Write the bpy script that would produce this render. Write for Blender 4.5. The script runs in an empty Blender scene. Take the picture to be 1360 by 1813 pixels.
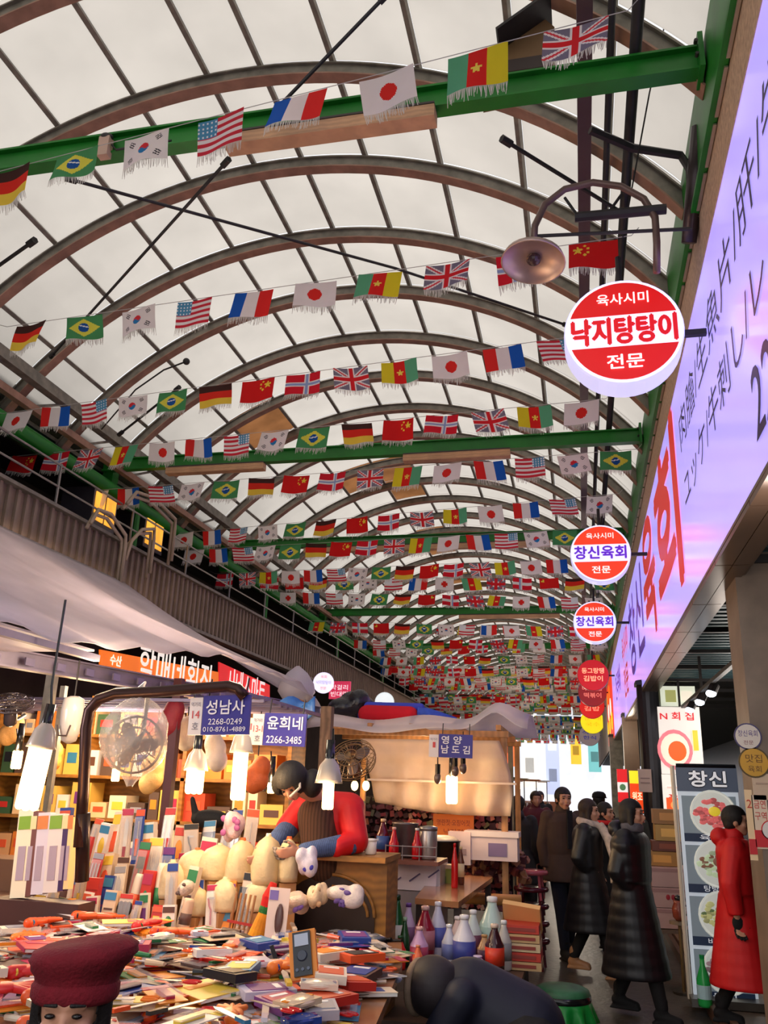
import bpy, math, random
from mathutils import Vector, Matrix, Euler
random.seed(7)
R=math.radians; PI=math.pi
SC=bpy.context.scene; COL=SC.collection
E=1.70                                    # eye height of the photographer
# ---------------- camera ----------------
F_PX,IW,IH=1500.0,1360,1813
PITCH=math.atan(485/1500); YAW=math.atan(369/1576.); ROLL=R(1.83)
_fw=Vector((-math.sin(YAW)*math.cos(PITCH),math.cos(YAW)*math.cos(PITCH),math.sin(PITCH)))
_r=_fw.cross(Vector((0,0,1))).normalized(); _u=_r.cross(_fw)
_r2=_r*math.cos(ROLL)+_u*math.sin(ROLL); _u2=_u*math.cos(ROLL)-_r*math.sin(ROLL)
cd=bpy.data.cameras.new('camera'); cam=bpy.data.objects.new('camera',cd); COL.objects.link(cam)
cd.sensor_fit='VERTICAL'; cd.sensor_height=36; cd.lens=F_PX/IH*36; cd.clip_start=.05; cd.clip_end=400
cam.matrix_world=Matrix(((_r2.x,_u2.x,-_fw.x,0),(_r2.y,_u2.y,-_fw.y,0),(_r2.z,_u2.z,-_fw.z,E),(0,0,0,1)))
SC.camera=cam
def ray(px,py):
    d=_fw*F_PX+_r2*(px-IW/2)+_u2*(IH/2-py); return d/d.y
def at(px,py,Y): return Vector((0,0,E))+ray(px,py)*Y
def atz(px,py,z):
    d=ray(px,py); return Vector((0,0,E))+d*((z-E)/d.z)
def atx(px,py,x):
    d=ray(px,py); return Vector((0,0,E))+d*(x/d.x)
def mpp(p):                               # metres per photo pixel at a point
    return (Vector(p)-Vector((0,0,E))).dot(_fw)/F_PX
# ---------------- world, light, exposure ----------------
w=bpy.data.worlds.new('overcast_sky'); SC.world=w; w.use_nodes=True
bg=w.node_tree.nodes['Background']; bg.inputs[0].default_value=(.96,.97,1,1); bg.inputs[1].default_value=1.22
SC.view_settings.view_transform='Standard'; SC.view_settings.look='None'
SC.view_settings.exposure=0.0; SC.view_settings.gamma=1; SC.view_settings.use_curve_mapping=False
SC.cycles.max_bounces=8; SC.cycles.diffuse_bounces=4; SC.cycles.transparent_max_bounces=12
SC.cycles.sample_clamp_indirect=4
# ---------------- materials ----------------
MT={}
def lin(c):
    return tuple((x/12.92 if x<=.04045 else ((x+.055)/1.055)**2.4) for x in [v/255 for v in c])
def M(name,col=None,rough=.6,metal=0,emit=0,noise=.12,scale=6,bump=0,transl=0,alpha=1,attr=False,ecol=None,wave=None):
    """procedural material; col in sRGB 0-255; attr: colour print from the mesh's own colour layer"""
    if name in MT: return MT[name]
    m=bpy.data.materials.new(name); m.use_nodes=True; nt=m.node_tree; N=nt.nodes; L=nt.links
    b=N['Principled BSDF']; out=N['Material Output']
    tc=N.new('ShaderNodeTexCoord'); nz=N.new('ShaderNodeTexNoise'); nz.inputs['Scale'].default_value=scale; nz.inputs['Detail'].default_value=5
    L.new(tc.outputs['Object'],nz.inputs['Vector'])
    mx=N.new('ShaderNodeMix'); mx.data_type='RGBA'; mx.blend_type='MULTIPLY'; mx.inputs[0].default_value=1
    cr=N.new('ShaderNodeMapRange'); cr.inputs['From Min'].default_value=.3; cr.inputs['From Max'].default_value=.7
    cr.inputs['To Min'].default_value=1-noise; cr.inputs['To Max'].default_value=1+noise*.4
    L.new(nz.outputs['Fac'],cr.inputs['Value']); L.new(cr.outputs[0],mx.inputs[7])
    if attr:
        a=N.new('ShaderNodeAttribute'); a.attribute_name='Col'; L.new(a.outputs['Color'],mx.inputs[6])
    else: mx.inputs[6].default_value=(*lin(col),1)
    src=mx.outputs[2]
    if wave:
        wv=N.new('ShaderNodeTexWave'); wv.inputs['Scale'].default_value=wave[0]; wv.inputs['Distortion'].default_value=wave[1]; wv.bands_direction=wave[2]
        L.new(tc.outputs['Object'],wv.inputs['Vector'])
        m2=N.new('ShaderNodeMix'); m2.data_type='RGBA'; m2.blend_type='MULTIPLY'; m2.inputs[0].default_value=wave[3]
        L.new(src,m2.inputs[6]); L.new(wv.outputs['Color'],m2.inputs[7]); src=m2.outputs[2]
    L.new(src,b.inputs['Base Color']); b.inputs['Roughness'].default_value=rough; b.inputs['Metallic'].default_value=metal
    if bump:
        bp=N.new('ShaderNodeBump'); bp.inputs['Strength'].default_value=bump; bp.inputs['Distance'].default_value=.01
        n2=N.new('ShaderNodeTexNoise'); n2.inputs['Scale'].default_value=scale*6; n2.inputs['Detail'].default_value=4
        L.new(tc.outputs['Object'],n2.inputs['Vector']); L.new(n2.outputs['Fac'],bp.inputs['Height']); L.new(bp.outputs[0],b.inputs['Normal'])
    if emit:
        b.inputs['Emission Strength'].default_value=emit
        if ecol: b.inputs['Emission Color'].default_value=(*lin(ecol),1)
        else: L.new(src,b.inputs['Emission Color'])
    surf=b.outputs[0]
    if transl:
        t=N.new('ShaderNodeBsdfTranslucent'); L.new(src,t.inputs['Color']); x=N.new('ShaderNodeMixShader'); x.inputs[0].default_value=transl
        L.new(surf,x.inputs[1]); L.new(t.outputs[0],x.inputs[2]); surf=x.outputs[0]
    if alpha<1:
        t=N.new('ShaderNodeBsdfTransparent'); x=N.new('ShaderNodeMixShader'); x.inputs[0].default_value=alpha
        L.new(t.outputs[0],x.inputs[1]); L.new(surf,x.inputs[2]); surf=x.outputs[0]
    L.new(surf,out.inputs['Surface']); MT[name]=m; return m
PRINT=M('printed_card',attr=True,rough=.45,noise=.05)
GLOSS=M('glossy_coloured_plastic',attr=True,rough=.22,noise=.04)
CLOTH=M('coloured_cloth',attr=True,rough=.9,noise=.18,scale=20,bump=.3)
METAL=M('coloured_metal',attr=True,rough=.35,metal=.7,noise=.15)
LIT=M('backlit_print',attr=True,rough=.4,emit=.85,noise=.03)
# ---------------- mesh builder ----------------
class MB:
    def __init__(s): s.v=[];s.f=[];s.c=[]
    def add(s,vs,fs,col=(200,200,200)):
        k=len(s.v); s.v.extend([tuple(p) for p in vs]); c=lin(col)
        for f in fs: s.f.append(tuple(i+k for i in f)); s.c.append(c)
        return s
    def box(s,c,d,col=(200,200,200),rot=None):
        x,y,z=[a/2 for a in d]; vs=[Vector((i*x,j*y,k*z)) for i in(-1,1) for j in(-1,1) for k in(-1,1)]
        if rot is not None:
            q=rot if isinstance(rot,Matrix) else Euler(rot).to_matrix(); vs=[q@v for v in vs]
        c=Vector(c); vs=[v+c for v in vs]
        return s.add(vs,[(0,1,3,2),(4,6,7,5),(0,4,5,1),(2,3,7,6),(0,2,6,4),(1,5,7,3)],col)
    def cyl(s,p0,p1,r0,r1=None,n=12,col=(200,200,200),caps=True):
        r1=r0 if r1 is None else r1; p0=Vector(p0);p1=Vector(p1); q=(p1-p0).to_track_quat('Z','Y').to_matrix(); vs=[]
        for p,r in((p0,r0),(p1,r1)):
            for i in range(n):
                a=2*PI*i/n; vs.append(p+q@Vector((r*math.cos(a),r*math.sin(a),0)))
        fs=[(i,(i+1)%n,n+(i+1)%n,n+i) for i in range(n)]
        if caps: fs+= [tuple(reversed(range(n))),tuple(range(n,2*n))]
        return s.add(vs,fs,col)
    def tube(s,pts,r,n=8,col=(200,200,200)):
        pts=[Vector(p) for p in pts]; rs=r if isinstance(r,(list,tuple)) else [r]*len(pts); vs=[]; q0=None
        for i,p in enumerate(pts):
            t=(pts[min(i+1,len(pts)-1)]-pts[max(i-1,0)]).normalized()
            if q0 is None: a=Vector((0,0,1)) if abs(t.z)<.9 else Vector((1,0,0)); u=t.cross(a).normalized()
            else: u=(q0-t*q0.dot(t)).normalized()
            q0=u; v=t.cross(u)
            for k in range(n):
                a=2*PI*k/n; vs.append(p+(u*math.cos(a)+v*math.sin(a))*rs[i])
        fs=[]
        for i in range(len(pts)-1):
            for k in range(n): fs.append((i*n+k,i*n+(k+1)%n,(i+1)*n+(k+1)%n,(i+1)*n+k))
        fs+= [tuple(reversed(range(n))),tuple(range((len(pts)-1)*n,len(pts)*n))]
        return s.add(vs,fs,col)
    def lathe(s,prof,n=16,c=(0,0,0),col=(200,200,200),rot=None,cols=None):
        q=Euler(rot).to_matrix() if rot is not None else Matrix.Identity(3); c=Vector(c); vs=[]
        for r,z in prof:
            for k in range(n):
                a=2*PI*k/n; vs.append(c+q@Vector((r*math.cos(a),r*math.sin(a),z)))
        m=len(prof); base=len(s.v); s.v.extend([tuple(v) for v in vs])
        for i in range(m-1):
            cc=lin(cols[i] if cols else col)
            for k in range(n): s.f.append((base+i*n+k,base+i*n+(k+1)%n,base+(i+1)*n+(k+1)%n,base+(i+1)*n+k)); s.c.append(cc)
        s.f.append(tuple(base+k for k in reversed(range(n)))); s.c.append(lin(cols[0] if cols else col))
        s.f.append(tuple(base+(m-1)*n+k for k in range(n))); s.c.append(lin(cols[-1] if cols else col))
        return s
    def ell(s,c,r,col=(200,200,200),n=14,m=9,rot=None):
        q=Euler(rot).to_matrix() if rot is not None else Matrix.Identity(3); c=Vector(c); vs=[c+q@Vector((0,0,-r[2]))]
        for j in range(1,m):
            t=-PI/2+PI*j/m
            for k in range(n):
                a=2*PI*k/n; vs.append(c+q@Vector((r[0]*math.cos(t)*math.cos(a),r[1]*math.cos(t)*math.sin(a),r[2]*math.sin(t))))
        vs.append(c+q@Vector((0,0,r[2]))); fs=[(0,1+(k+1)%n,1+k) for k in range(n)]
        for j in range(m-2):
            for k in range(n): a=1+j*n; fs.append((a+k,a+(k+1)%n,a+n+(k+1)%n,a+n+k))
        a=1+(m-2)*n; T=len(vs)-1; fs+=[(a+k,a+(k+1)%n,T) for k in range(n)]
        return s.add(vs,fs,col)
    def cap(s,p0,p1,r0,r1,n=12,col=(200,200,200)):
        """tapered capsule"""
        p0=Vector(p0);p1=Vector(p1); q=(p1-p0).to_track_quat('Z','Y').to_matrix(); L=(p1-p0).length; prof=[]
        for j in range(1,5): t=-PI/2+PI/2*j/5; prof.append((r0*math.cos(t),r0*math.sin(t)))
        prof.append((r0,0)); prof.append((r1,L))
        for j in range(1,5): t=PI/2*j/5; prof.append((r1*math.cos(t),L+r1*math.sin(t)))
        k=len(s.v); B=MB(); B.lathe(prof,n); 
        return s.add([p0+q@Vector(v) for v in B.v],B.f,col)
    def poly(s,pts,nrm,t,col=(200,200,200)):
        """flat outline given thickness t along nrm"""
        n=len(pts); nv=Vector(nrm)*t; a=[Vector(p) for p in pts]; b=[p+nv for p in a]
        return s.add(a+b,[tuple(range(n)),tuple(reversed(range(n,2*n)))]+[(i,n+i,n+(i+1)%n,(i+1)%n) for i in range(n)],col)
    def loft(s,secs,col=(200,200,200),closed=True):
        n=len(secs[0]); vs=[p for q in secs for p in q]; fs=[]
        for i in range(len(secs)-1):
            for k in range(n if closed else n-1): fs.append((i*n+k,i*n+(k+1)%n,(i+1)*n+(k+1)%n,(i+1)*n+k))
        if closed: fs+=[tuple(reversed(range(n))),tuple(range((len(secs)-1)*n,len(secs)*n))]
        return s.add(vs,fs,col)
    def mesh(s,name,mat=None,smooth=False):
        me=bpy.data.meshes.new(name); me.from_pydata(s.v,[],s.f)
        ca=me.color_attributes.new('Col','FLOAT_COLOR','CORNER'); buf=[]
        for f,c in zip(s.f,s.c): buf.extend((*c,1)*len(f))
        ca.data.foreach_set('color',buf)
        if mat: me.materials.append(mat)
        if smooth: me.polygons.foreach_set('use_smooth',[True]*len(me.polygons))
        me.update(); return me
    def build(s,name,mat=PRINT,parent=None,smooth=False,world=False):
        if world and parent is not None:
            o=parent; off=Vector((0,0,0))
            while o is not None: off+=o.location; o=o.parent
            s.v=[tuple(Vector(v)-off) for v in s.v]
        return link(name,s.mesh(name,mat,smooth),parent)
def link(name,me,parent=None):
    o=bpy.data.objects.new(name,me); COL.objects.link(o)
    if parent is not None: o.parent=parent
    return o
def tag(o,label=None,cat=None,group=None,kind=None):
    if label: o['label']=label
    if cat: o['category']=cat
    if group: o['group']=group
    if kind: o['kind']=kind
    return o
def thing(name,label,cat,loc=(0,0,0),rz=0,group=None,rot=None):
    o=bpy.data.objects.new(name,None); COL.objects.link(o); o.empty_display_size=.1; o.location=loc
    o.rotation_euler=rot if rot is not None else (0,0,rz); return tag(o,label,cat,group)
def struct(name,loc=(0,0,0)):
    o=bpy.data.objects.new(name,None); COL.objects.link(o); o.location=loc; o['kind']='structure'; return o
def copy_tree(o,parent=None):
    c=o.copy(); COL.objects.link(c); c.parent=parent
    for ch in o.children: copy_tree(ch,c)
    return c
# ---------------- lettering ----------------
_tc={}
def text_mesh(s):
    if s in _tc: return _tc[s]
    cu=bpy.data.curves.new('lettering','FONT'); cu.body=s; cu.resolution_u=3; cu.size=1
    ob=bpy.data.objects.new('lettering_tmp',cu); me=bpy.data.meshes.new_from_object(ob)
    vs=[v.co.copy() for v in me.vertices]; fs=[tuple(p.vertices) for p in me.polygons]
    bpy.data.objects.remove(ob); bpy.data.curves.remove(cu); bpy.data.meshes.remove(me)
    _tc[s]=(vs,fs); return _tc[s]
def letters(mb,s,o,right,up,w,h,col,lift=.004,bold=0):
    """lettering s filling the box w x h whose lower left corner is o"""
    vs,fs=text_mesh(s)
    if not vs: return mb
    right=Vector(right).normalized(); up=Vector(up).normalized(); n=right.cross(up); o=Vector(o)
    x0=min(v.x for v in vs);x1=max(v.x for v in vs);y0=min(v.y for v in vs);y1=max(v.y for v in vs)
    offs=[(0,0,0)] if not bold else [(a*bold,b*bold,i*.0006) for i,(a,b) in enumerate(((-1,0),(1,0),(0,1),(0,-1)))]
    for dx,dy,dz in offs:
        mb.add([o+right*((v.x-x0)/(x1-x0)*w+dx)+up*((v.y-y0)/(y1-y0)*h+dy)+n*(lift+dz) for v in vs],fs,col)
    return mb
# ---------------- continuous figures ----------------
def blob(name,mb,voxel,mat,parent=None,smooth=4,post=None,world=False):
    me=mb.mesh('tmp'); o=bpy.data.objects.new('tmp',me); COL.objects.link(o)
    md=o.modifiers.new('r','REMESH'); md.mode='VOXEL'; md.voxel_size=voxel; md.use_smooth_shade=True
    if smooth: s=o.modifiers.new('s','SMOOTH'); s.iterations=smooth; s.factor=.5
    dg=bpy.context.evaluated_depsgraph_get(); me2=bpy.data.meshes.new_from_object(o.evaluated_get(dg))
    bpy.data.objects.remove(o); bpy.data.meshes.remove(me)
    if post:
        for v in me2.vertices: post(v)
    if mat: me2.materials.clear(); me2.materials.append(mat)
    me2.polygons.foreach_set('use_smooth',[True]*len(me2.polygons))
    me2.name=name; return link(name,me2,parent)
def ordinal(i,n=None):
    W=['first','second','third','fourth','fifth','sixth','seventh','eighth','ninth','tenth','eleventh','twelfth','thirteenth','fourteenth','fifteenth','sixteenth','seventeenth','eighteenth','nineteenth','twentieth','twenty-first','twenty-second','twenty-third','twenty-fourth','twenty-fifth']
    if n and i==n-1: return 'last'
    return W[i]
# ================= SETTING: arcade roof =================
CX,CZ,RA=-2.85,E+1.47,4.6
YS=[1.0+1.21*k for k in range(50)]; YEND=YS[-1]
YS=[4.5+1.2*(k-3) for k in range(50)]; YEND=YS[-1]
STEEL=M('weathered_grey_steel',(136,130,118),rough=.55,metal=.25,noise=.35,scale=9)
RUST=M('brown_primer_steel',(164,124,104),rough=.6,metal=.1,noise=.3,scale=7)
DARK=M('dark_steel',(48,44,44),rough=.5,metal=.3,noise=.25)
PANEL=M('milky_polycarbonate_sheet',(236,231,224),rough=.5,noise=.07,scale=1.2,transl=.97)
PANEL_OLD=M('yellowed_polycarbonate_sheet',(200,164,130),rough=.5,noise=.25,scale=2,transl=.93)
GREEN=M('green_painted_steel',(22,122,30),rough=.42,noise=.25,scale=4)
ceiling=struct('ceiling')
def arcp(a,r): return (CX+r*math.cos(a),CZ+r*math.sin(a))
A0,A1=R(35.5),R(144.5); NA=48
def arch_mesh(r0,r1,y0,y1,mat,name):
    secs=[]
    for i in range(NA+1):
        a=A0+(A1-A0)*i/NA; x0,z0=arcp(a,r0);x1,z1=arcp(a,r1)
        secs.append([(x0,y0,z0),(x0,y1,z0),(x1,y1,z1),(x1,y0,z1)])
    return MB().loft(secs).mesh(name,mat)
web=arch_mesh(RA+.012,RA+.12,-.03,.03,STEEL,'rib_web')
fl=arch_mesh(RA,RA+.014,-.06,.06,RUST,'lower_flange'); fu=arch_mesh(RA+.118,RA+.132,-.06,.06,STEEL,'upper_flange')
for y in YS:
    o=bpy.data.objects.new('arch_rib',web); COL.objects.link(o); o.parent=ceiling; o.location=(0,y,0)
    for nm,me in (('lower_flange',fl),('upper_flange',fu)):
        link(nm,me,o)
PUR=[36.5,47,58,69,78.8,87.2,93.5,102.4,112,122,133,144]
for d in PUR:
    x,z=arcp(R(d),RA+.155); q=Euler((0,-R(d)+PI/2,0)).to_matrix()
    MB().box((x,(YS[0]+YEND)/2,z),(.045,YEND-YS[0],.045),rot=q).build('purlin',STEEL,ceiling)
edges=[35.2]+PUR+[145]; pm=[]
for i in range(len(edges)-1):
    secs=[]
    for j in range(5):
        a=R(edges[i]+.25+(edges[i+1]-edges[i]-.5)*j/4); x0,z0=arcp(a,RA+.185);x1,z1=arcp(a,RA+.193)
        secs.append([(x0,.012,z0),(x0,1.188,z0),(x1,1.188,z1),(x1,.012,z1)])
    pm.append([(s) for s in secs])
PM=[MB().loft(s).mesh('roof_panel',PANEL) for s in pm]; PMO=[MB().loft(s).mesh('roof_panel',PANEL_OLD) for s in pm]
rest=MB(); old={(12,7),(13,7),(12,8),(16,7),(17,7),(20,6),(20,7),(25,5),(29,6),(33,7),(9,9),(34,6),(38,5)}; cnt=0
for k,y in enumerate(YS[:-1]):
    for i in range(len(PM)):
        if cnt<295 and y>2.:
            o=bpy.data.objects.new('roof_panel',PMO[i] if (k,i) in old else PM[i]); COL.objects.link(o); o.parent=ceiling; o.location=(0,y,0); cnt+=1
        else:
            B=MB().loft(pm[i]); rest.add([(v[0],v[1]+y,v[2]) for v in B.v],B.f)
r_=rest.build('far_roof_panels',PANEL,ceiling); r_['kind']='stuff'
# longitudinal members hung under the ribs
def longbar(x,dz,w,h,mat,nm): return MB().box((x,28,E+dz),(w,60,h)).build(nm,mat,ceiling)
longbar(.2,4.75,.1,.09,M('brown_purple_steel',(92,72,72),rough=.5,metal=.3),'edge_truss_bar')
for x,dz,r in((.50,4.45,.038),(.36,4.62,.025)):
    MB().cyl((x,-2,E+dz),(x,58,E+dz),r,n=10).build('service_pipe',DARK,ceiling,smooth=True)
longbar(-6.2,4.5,.12,.14,STEEL,'edge_truss_bar'); longbar(-6.3,4.2,.09,.09,RUST,'edge_truss_bar')
for y in YS:
    if y<40:
        MB().tube([(-6.3,y,E+4.2),(-6.2,y+.6,E+4.5)],.02,n=6).build('truss_lacing',STEEL,ceiling)
# ================= green steel =================
def beam(label,Y,x0,x1,dz=4.2,boards=()):
    t=thing('cross_beam',label,'beam',(CX,Y,E+dz))
    MB().box(((x0+x1)/2,Y-.06,E+dz+.008),(x1-x0,.11,.016)).build('lower_flange',GREEN,t,world=True)
    MB().box(((x0+x1)/2,Y-.06,E+dz+.09),(x1-x0,.03,.15)).build('web',GREEN,t,world=True)
    MB().box(((x0+x1)/2,Y-.06,E+dz+.172),(x1-x0,.11,.016)).build('upper_flange',GREEN,t,world=True)
    MB().box((x1-.02,Y-.06,E+dz+.1),(.03,.2,.26)).build('end_plate',GREEN,t,world=True)
    for q in range(2): MB().cyl((x1-.05,Y-.18,E+dz+.05+.1*q),(x1-.05,Y-.15,E+dz+.05+.1*q),.012,n=6).build('bolt',DARK,t,world=True)
    return t
WOOD=M('pale_grained_trough',(206,160,118),rough=.6,noise=.2,scale=5,wave=(9,4,'Z',.18))
BE=[(4.46,'nearest'),(10.35,'second nearest'),(14.66,'third nearest'),(21.2,'fourth nearest'),(26.8,'fifth nearest'),(36.5,'sixth nearest'),(46,'farthest')]
for Y,wd in BE:
    beam(f'green painted steel cross beam under the arched roof, {wd} of the green cross beams' if Y>5 else 'green painted steel cross beam nearest the viewer, crossing the whole roof',Y,-6.6,.89)
def board(x0,x1,Y,lab):  # presumed fluorescent fixture, drawn as an unlit wood-grained trough
    t=thing('hung_fixture',lab,'board',((x0+x1)/2,Y,E+4.05))
    MB().box(((x0+x1)/2,Y-.07,E+4.12),(x1-x0,.12,.09)).build('fixture_trough',WOOD,t,world=True)
    MB().box(((x0+x1)/2,Y-.07,E+4.175),(x1-x0,.13,.015),(60,50,45)).build('dark_top_rail',PRINT,t,world=True)
    for x in(x0+.1,x1-.1): MB().box((x,Y-.07,E+4.19),(.03,.03,.03),(90,90,88)).build('hanger',METAL,t,world=True)
board(-2.2,-.76,4.42,'pale light fixture trough hung under the nearest green beam')
board(-5.55,-4.1,10.3,'pale light fixture trough under the second green beam, on the left')
board(-2.15,-.75,10.3,'pale light fixture trough under the second green beam, on the right')
board(-4.9,-.4,14.6,'long tan light fixture trough under the third green beam')
board(-2.9,-.4,21.15,'tan light fixture trough under the fourth green beam')
# edge beams (run along the street)
g=struct('trim_1',(.84,20,E+3.3))
MB().box((.915,26,E+4.06),(.03,58,.72)).build('edge_beam_plate',GREEN,g,world=True)
MB().box((.88,26,E+3.715),(.06,58,.03)).build('edge_beam_flange',GREEN,g,world=True)
g2=struct('trim_2',(-6.5,20,E+3.9))
MB().cyl((-6.48,-1,E+3.95),(-6.48,56,E+3.95),.10,n=14).build('edge_tube',GREEN,g2,smooth=True,world=True)
MB().box((-6.75,27,E+4.2),(.05,57,.5)).build('edge_beam_plate',M('dark_green_paint',(14,70,28),rough=.5,noise=.3),g2,world=True)
for Y,wd in BE: MB().box((-6.55,Y+.07,E+4.05),(.16,.16,.5)).build('bracket',GREEN,g2,world=True)
for k in range(9):
    y=5.5+k*5.7
    MB().cyl((-6.5,y,E+2.6),(-6.5,y,E+3.9),.05,n=8).build('prop',GREEN,g2,world=True)
# tension rods and odd pipes below the ribs
def rod(label,pts,r=.014,nm='tension_rod',end=True):
    p0=Vector(pts[0]); t=thing(nm,label,'rod',p0)
    MB().tube(pts,r,n=6).build('rod',DARK,t,world=True)
    if end:
        for a,b in((pts[0],pts[1]),(pts[-1],pts[-2])):
            a=Vector(a);b=Vector(b);d=(b-a).normalized()*.09; MB().cyl(a,a+d,r*1.9,n=6).build('turnbuckle',DARK,t,world=True)
rod('thin dark tension rod rising from the nearest green beam to the top of the picture',[atz(478,205,E+4.4),atz(690,-15,E+4.9)])
rod('thin dark tension rod slanting down left from the pale fixture under the nearest beam',[atz(405,282,E+4.3),atz(90,632,E+4.45)])
rod('thin dark tension rod running right from under the Brazilian flag of the nearest string',[atz(115,315,E+4.5),atz(700,475,E+5.0),atz(1010,578,E+4.8)])
rod('short dark threaded rod sticking out left from the pipes, above the hooked lamp',[atz(888,245,E+4.4),atz(1110,382,E+4.3)],.016)
rod('short dark rod stub at the left edge below the nearest bunting',[atz(-30,490,E+4.3),atz(62,425,E+4.4)],.018)
rod('dark slanting brace rod left of the second green beam',[atz(210,770,E+4.3),atz(318,685,E+4.6)],.016)
rod('thin curved wire with a round end, at mid left under the roof',[atz(180,760,E+4.3),atz(240,690,E+4.4),atz(290,655,E+4.5),atz(330,640,E+4.5)],.01,'hooked_wire',False)
o=MB().ell(atz(330,640,E+4.48),(.04,.04,.04)).build('ball_finial',DARK); tag(o,'small round grey end fitting on the curved wire at mid left','fitting')
rod('black conduit curving right from the brown bar to the green edge beam',[atz(1045,230,E+4.3),atz(1120,262,E+4.25),atz(1205,275,E+4.2),atz(1222,300,E+4.05),atz(1228,390,E+3.8)],.03,'conduit',False)
# floodlight box on first beam
p=at(925,85,4.6); t=thing('floodlight','tan and dark metal floodlight housing standing on the nearest green beam','light',p)
TAN=M('tan_metal',(128,98,66),rough=.5,metal=.3)
MB().poly([p+Vector((-.3,0,-.22)),p+Vector((.2,0,-.18)),p+Vector((.22,0,.14)),p+Vector((.16,0,.22)),p+Vector((-.16,0,.0))],(0,1,0),.3).build('housing',TAN,t,world=True)
MB().box(p+Vector((.02,-.03,.14)),(.44,.3,.02),rot=(0,-R(35),0)).build('lid',DARK,t,world=True)
MB().box(p+Vector((-.05,-.02,-.17)),(.46,.03,.1),(52,36,32)).build('lens_frame',PRINT,t,world=True)
MB().box(p+Vector((.05,.1,-.3)),(.05,.05,.14)).build('foot',DARK,t,world=True)
# small sensor on first beam, left
p=at(186,262,4.33); t=thing('junction_box','small pinkish junction box on the nearest green beam, between Brazilian and Korean flags','box',p)
MB().box(p,(.08,.06,.16),(196,160,140)).build('casing',PRINT,t,world=True); MB().ell(p+Vector((.0,0,.09)),(.05,.04,.03),(40,34,32)).build('cap',PRINT,t,world=True)
MB().tube([p+Vector((.05,0,.02)),p+Vector((.09,0,-.03)),p+Vector((.5,.02,.0))],.008).build('cable',DARK,t,world=True)
# ================= street =================
o=MB().box((0,30,-.05),(40,90,.1)).build('floor',M('damp_asphalt_paving',(70,62,54),rough=.42,noise=.45,scale=3,bump=.5)); o['kind']='structure'
for k in range(6):
    x,y,s=random.uniform(-.6,.4),8+k*1.6,random.uniform(.2,.4)
# ================= RIGHT SIDE: shop fronts and the long lit sign =================
XS=.9
BRONZE=M('bronze_cladding',(112,88,72),rough=.28,metal=.6,noise=.25,scale=3)
BOARD=M('speckled_fascia_board',(190,160,134),rough=.7,noise=.3,scale=30)
CORR=M('teal_ribbed_sheet',(70,98,104),rough=.5,metal=.3,noise=.2)
BLACKW=M('black_shop_panel',(24,26,32),rough=.35,noise=.2)
wr=struct('wall_right',(3,20,0))
MB().box((XS+.03,26,E+3.52),(.05,62,.36)).build('fascia_board',BOARD,wr,world=True)
for k in range(60): MB().box((XS-.01,1.5+k*.42,E+3.69),(.02,.36,.012),(190,180,165)).build('fascia_clip',METAL,wr,world=True) if k<40 else None
MB().box((XS+.07,26,E+3.68),(.02,60,.02)).build('gutter_rim',DARK,wr,world=True)
MB().box((XS+.34,26,E+3.66),(.5,60,.02)).build('gutter_roof',DARK,wr,world=True)
MB().box((4.6,26,3.),(.2,62,6)).build('shop_back_wall',BLACKW,wr,world=True)
MB().box((2.9,26,E+1.68),(3.4,62,.06)).build('soffit_deck',M('dark_soffit',(40,46,50),rough=.6),wr,world=True)
for k in range(44):                                                     # ribbed ceiling, each rib a piece
    y=5.6+k*.18; MB().box((2.2,y,E+1.63),(2.1,.09,.045)).build('ceiling_rib',CORR,wr,world=True)
for k in range(9): MB().box((2.2,6.3+k*1.35,E+1.595),(2.1,.07,.05)).build('ceiling_batten',DARK,wr,world=True)
# bronze soffit strip under the sign, in panels
for k in range(22):
    y=2.+k*1.25
    for j,(x,wd) in enumerate(((XS+.055,.105),(XS+.165,.105))):
        MB().box((x,y+.62,E+1.47),(wd,1.235,.05)).build('soffit_panel',BRONZE,wr,world=True)
MB().box((XS+.235,15.5,E+1.56),(.02,27,.2)).build('soffit_edge',BRONZE,wr,world=True)
MB().box((XS+.05,40,E+2.4),(.06,24,2.)).build('upper_wall',M('plain_render_wall',(160,150,150),rough=.8),wr,world=True)
# shop partitions and dark columns
def column(lab,x,y,wx,wy,z1,mat,round_=False):
    t=thing('column',lab,'column',(x,y,0))
    if round_: MB().cyl((x,y,0.02),(x,y,z1),wx/2,n=20).build('shaft',mat,t,smooth=False,world=True)
    else: MB().box((x,y,z1/2+.01),(wx,wy,z1-.02)).build('shaft',mat,t,world=True)
    MB().box((x,y,.04),(wx*1.15,wy*1.15,.06)).build('foot_plate',DARK,t,world=True)
    MB().box((x,y,z1-.05),(wx*1.1,wy*1.1,.06)).build('head_plate',DARK,t,world=True)
    return t
PIL=M('scuffed_grey_pillar',(132,114,100),rough=.5,noise=.3,scale=4)
NAVY=M('dark_blue_metal',(22,34,58),rough=.35,metal=.4)
pil=column('big scuffed grey pillar at the right edge, covered in round stickers and notices',1.33,6.32,.5,.46,E+1.62,PIL)
column('dark blue metal post standing right behind the stickered pillar',1.75,6.9,.3,.3,E+1.6,NAVY)
column('dark round pillar between the crowd and the lit food posters',1.0,13.4,.34,.34,E+1.62,M('charcoal_pillar',(52,50,56),rough=.3,metal=.4),True)
column('slim dark pillar just right of the dark round pillar',1.32,13.7,.16,.16,E+1.62,DARK,True)
column('brown pillar farther up the street behind the dark round pillar',1.0,19.,.3,.3,E+1.62,M('brown_pillar',(108,84,66),rough=.5))
column('farthest grey pillar on the shop side of the street',.95,26.,.35,.35,E+1.62,STEEL)
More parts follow.
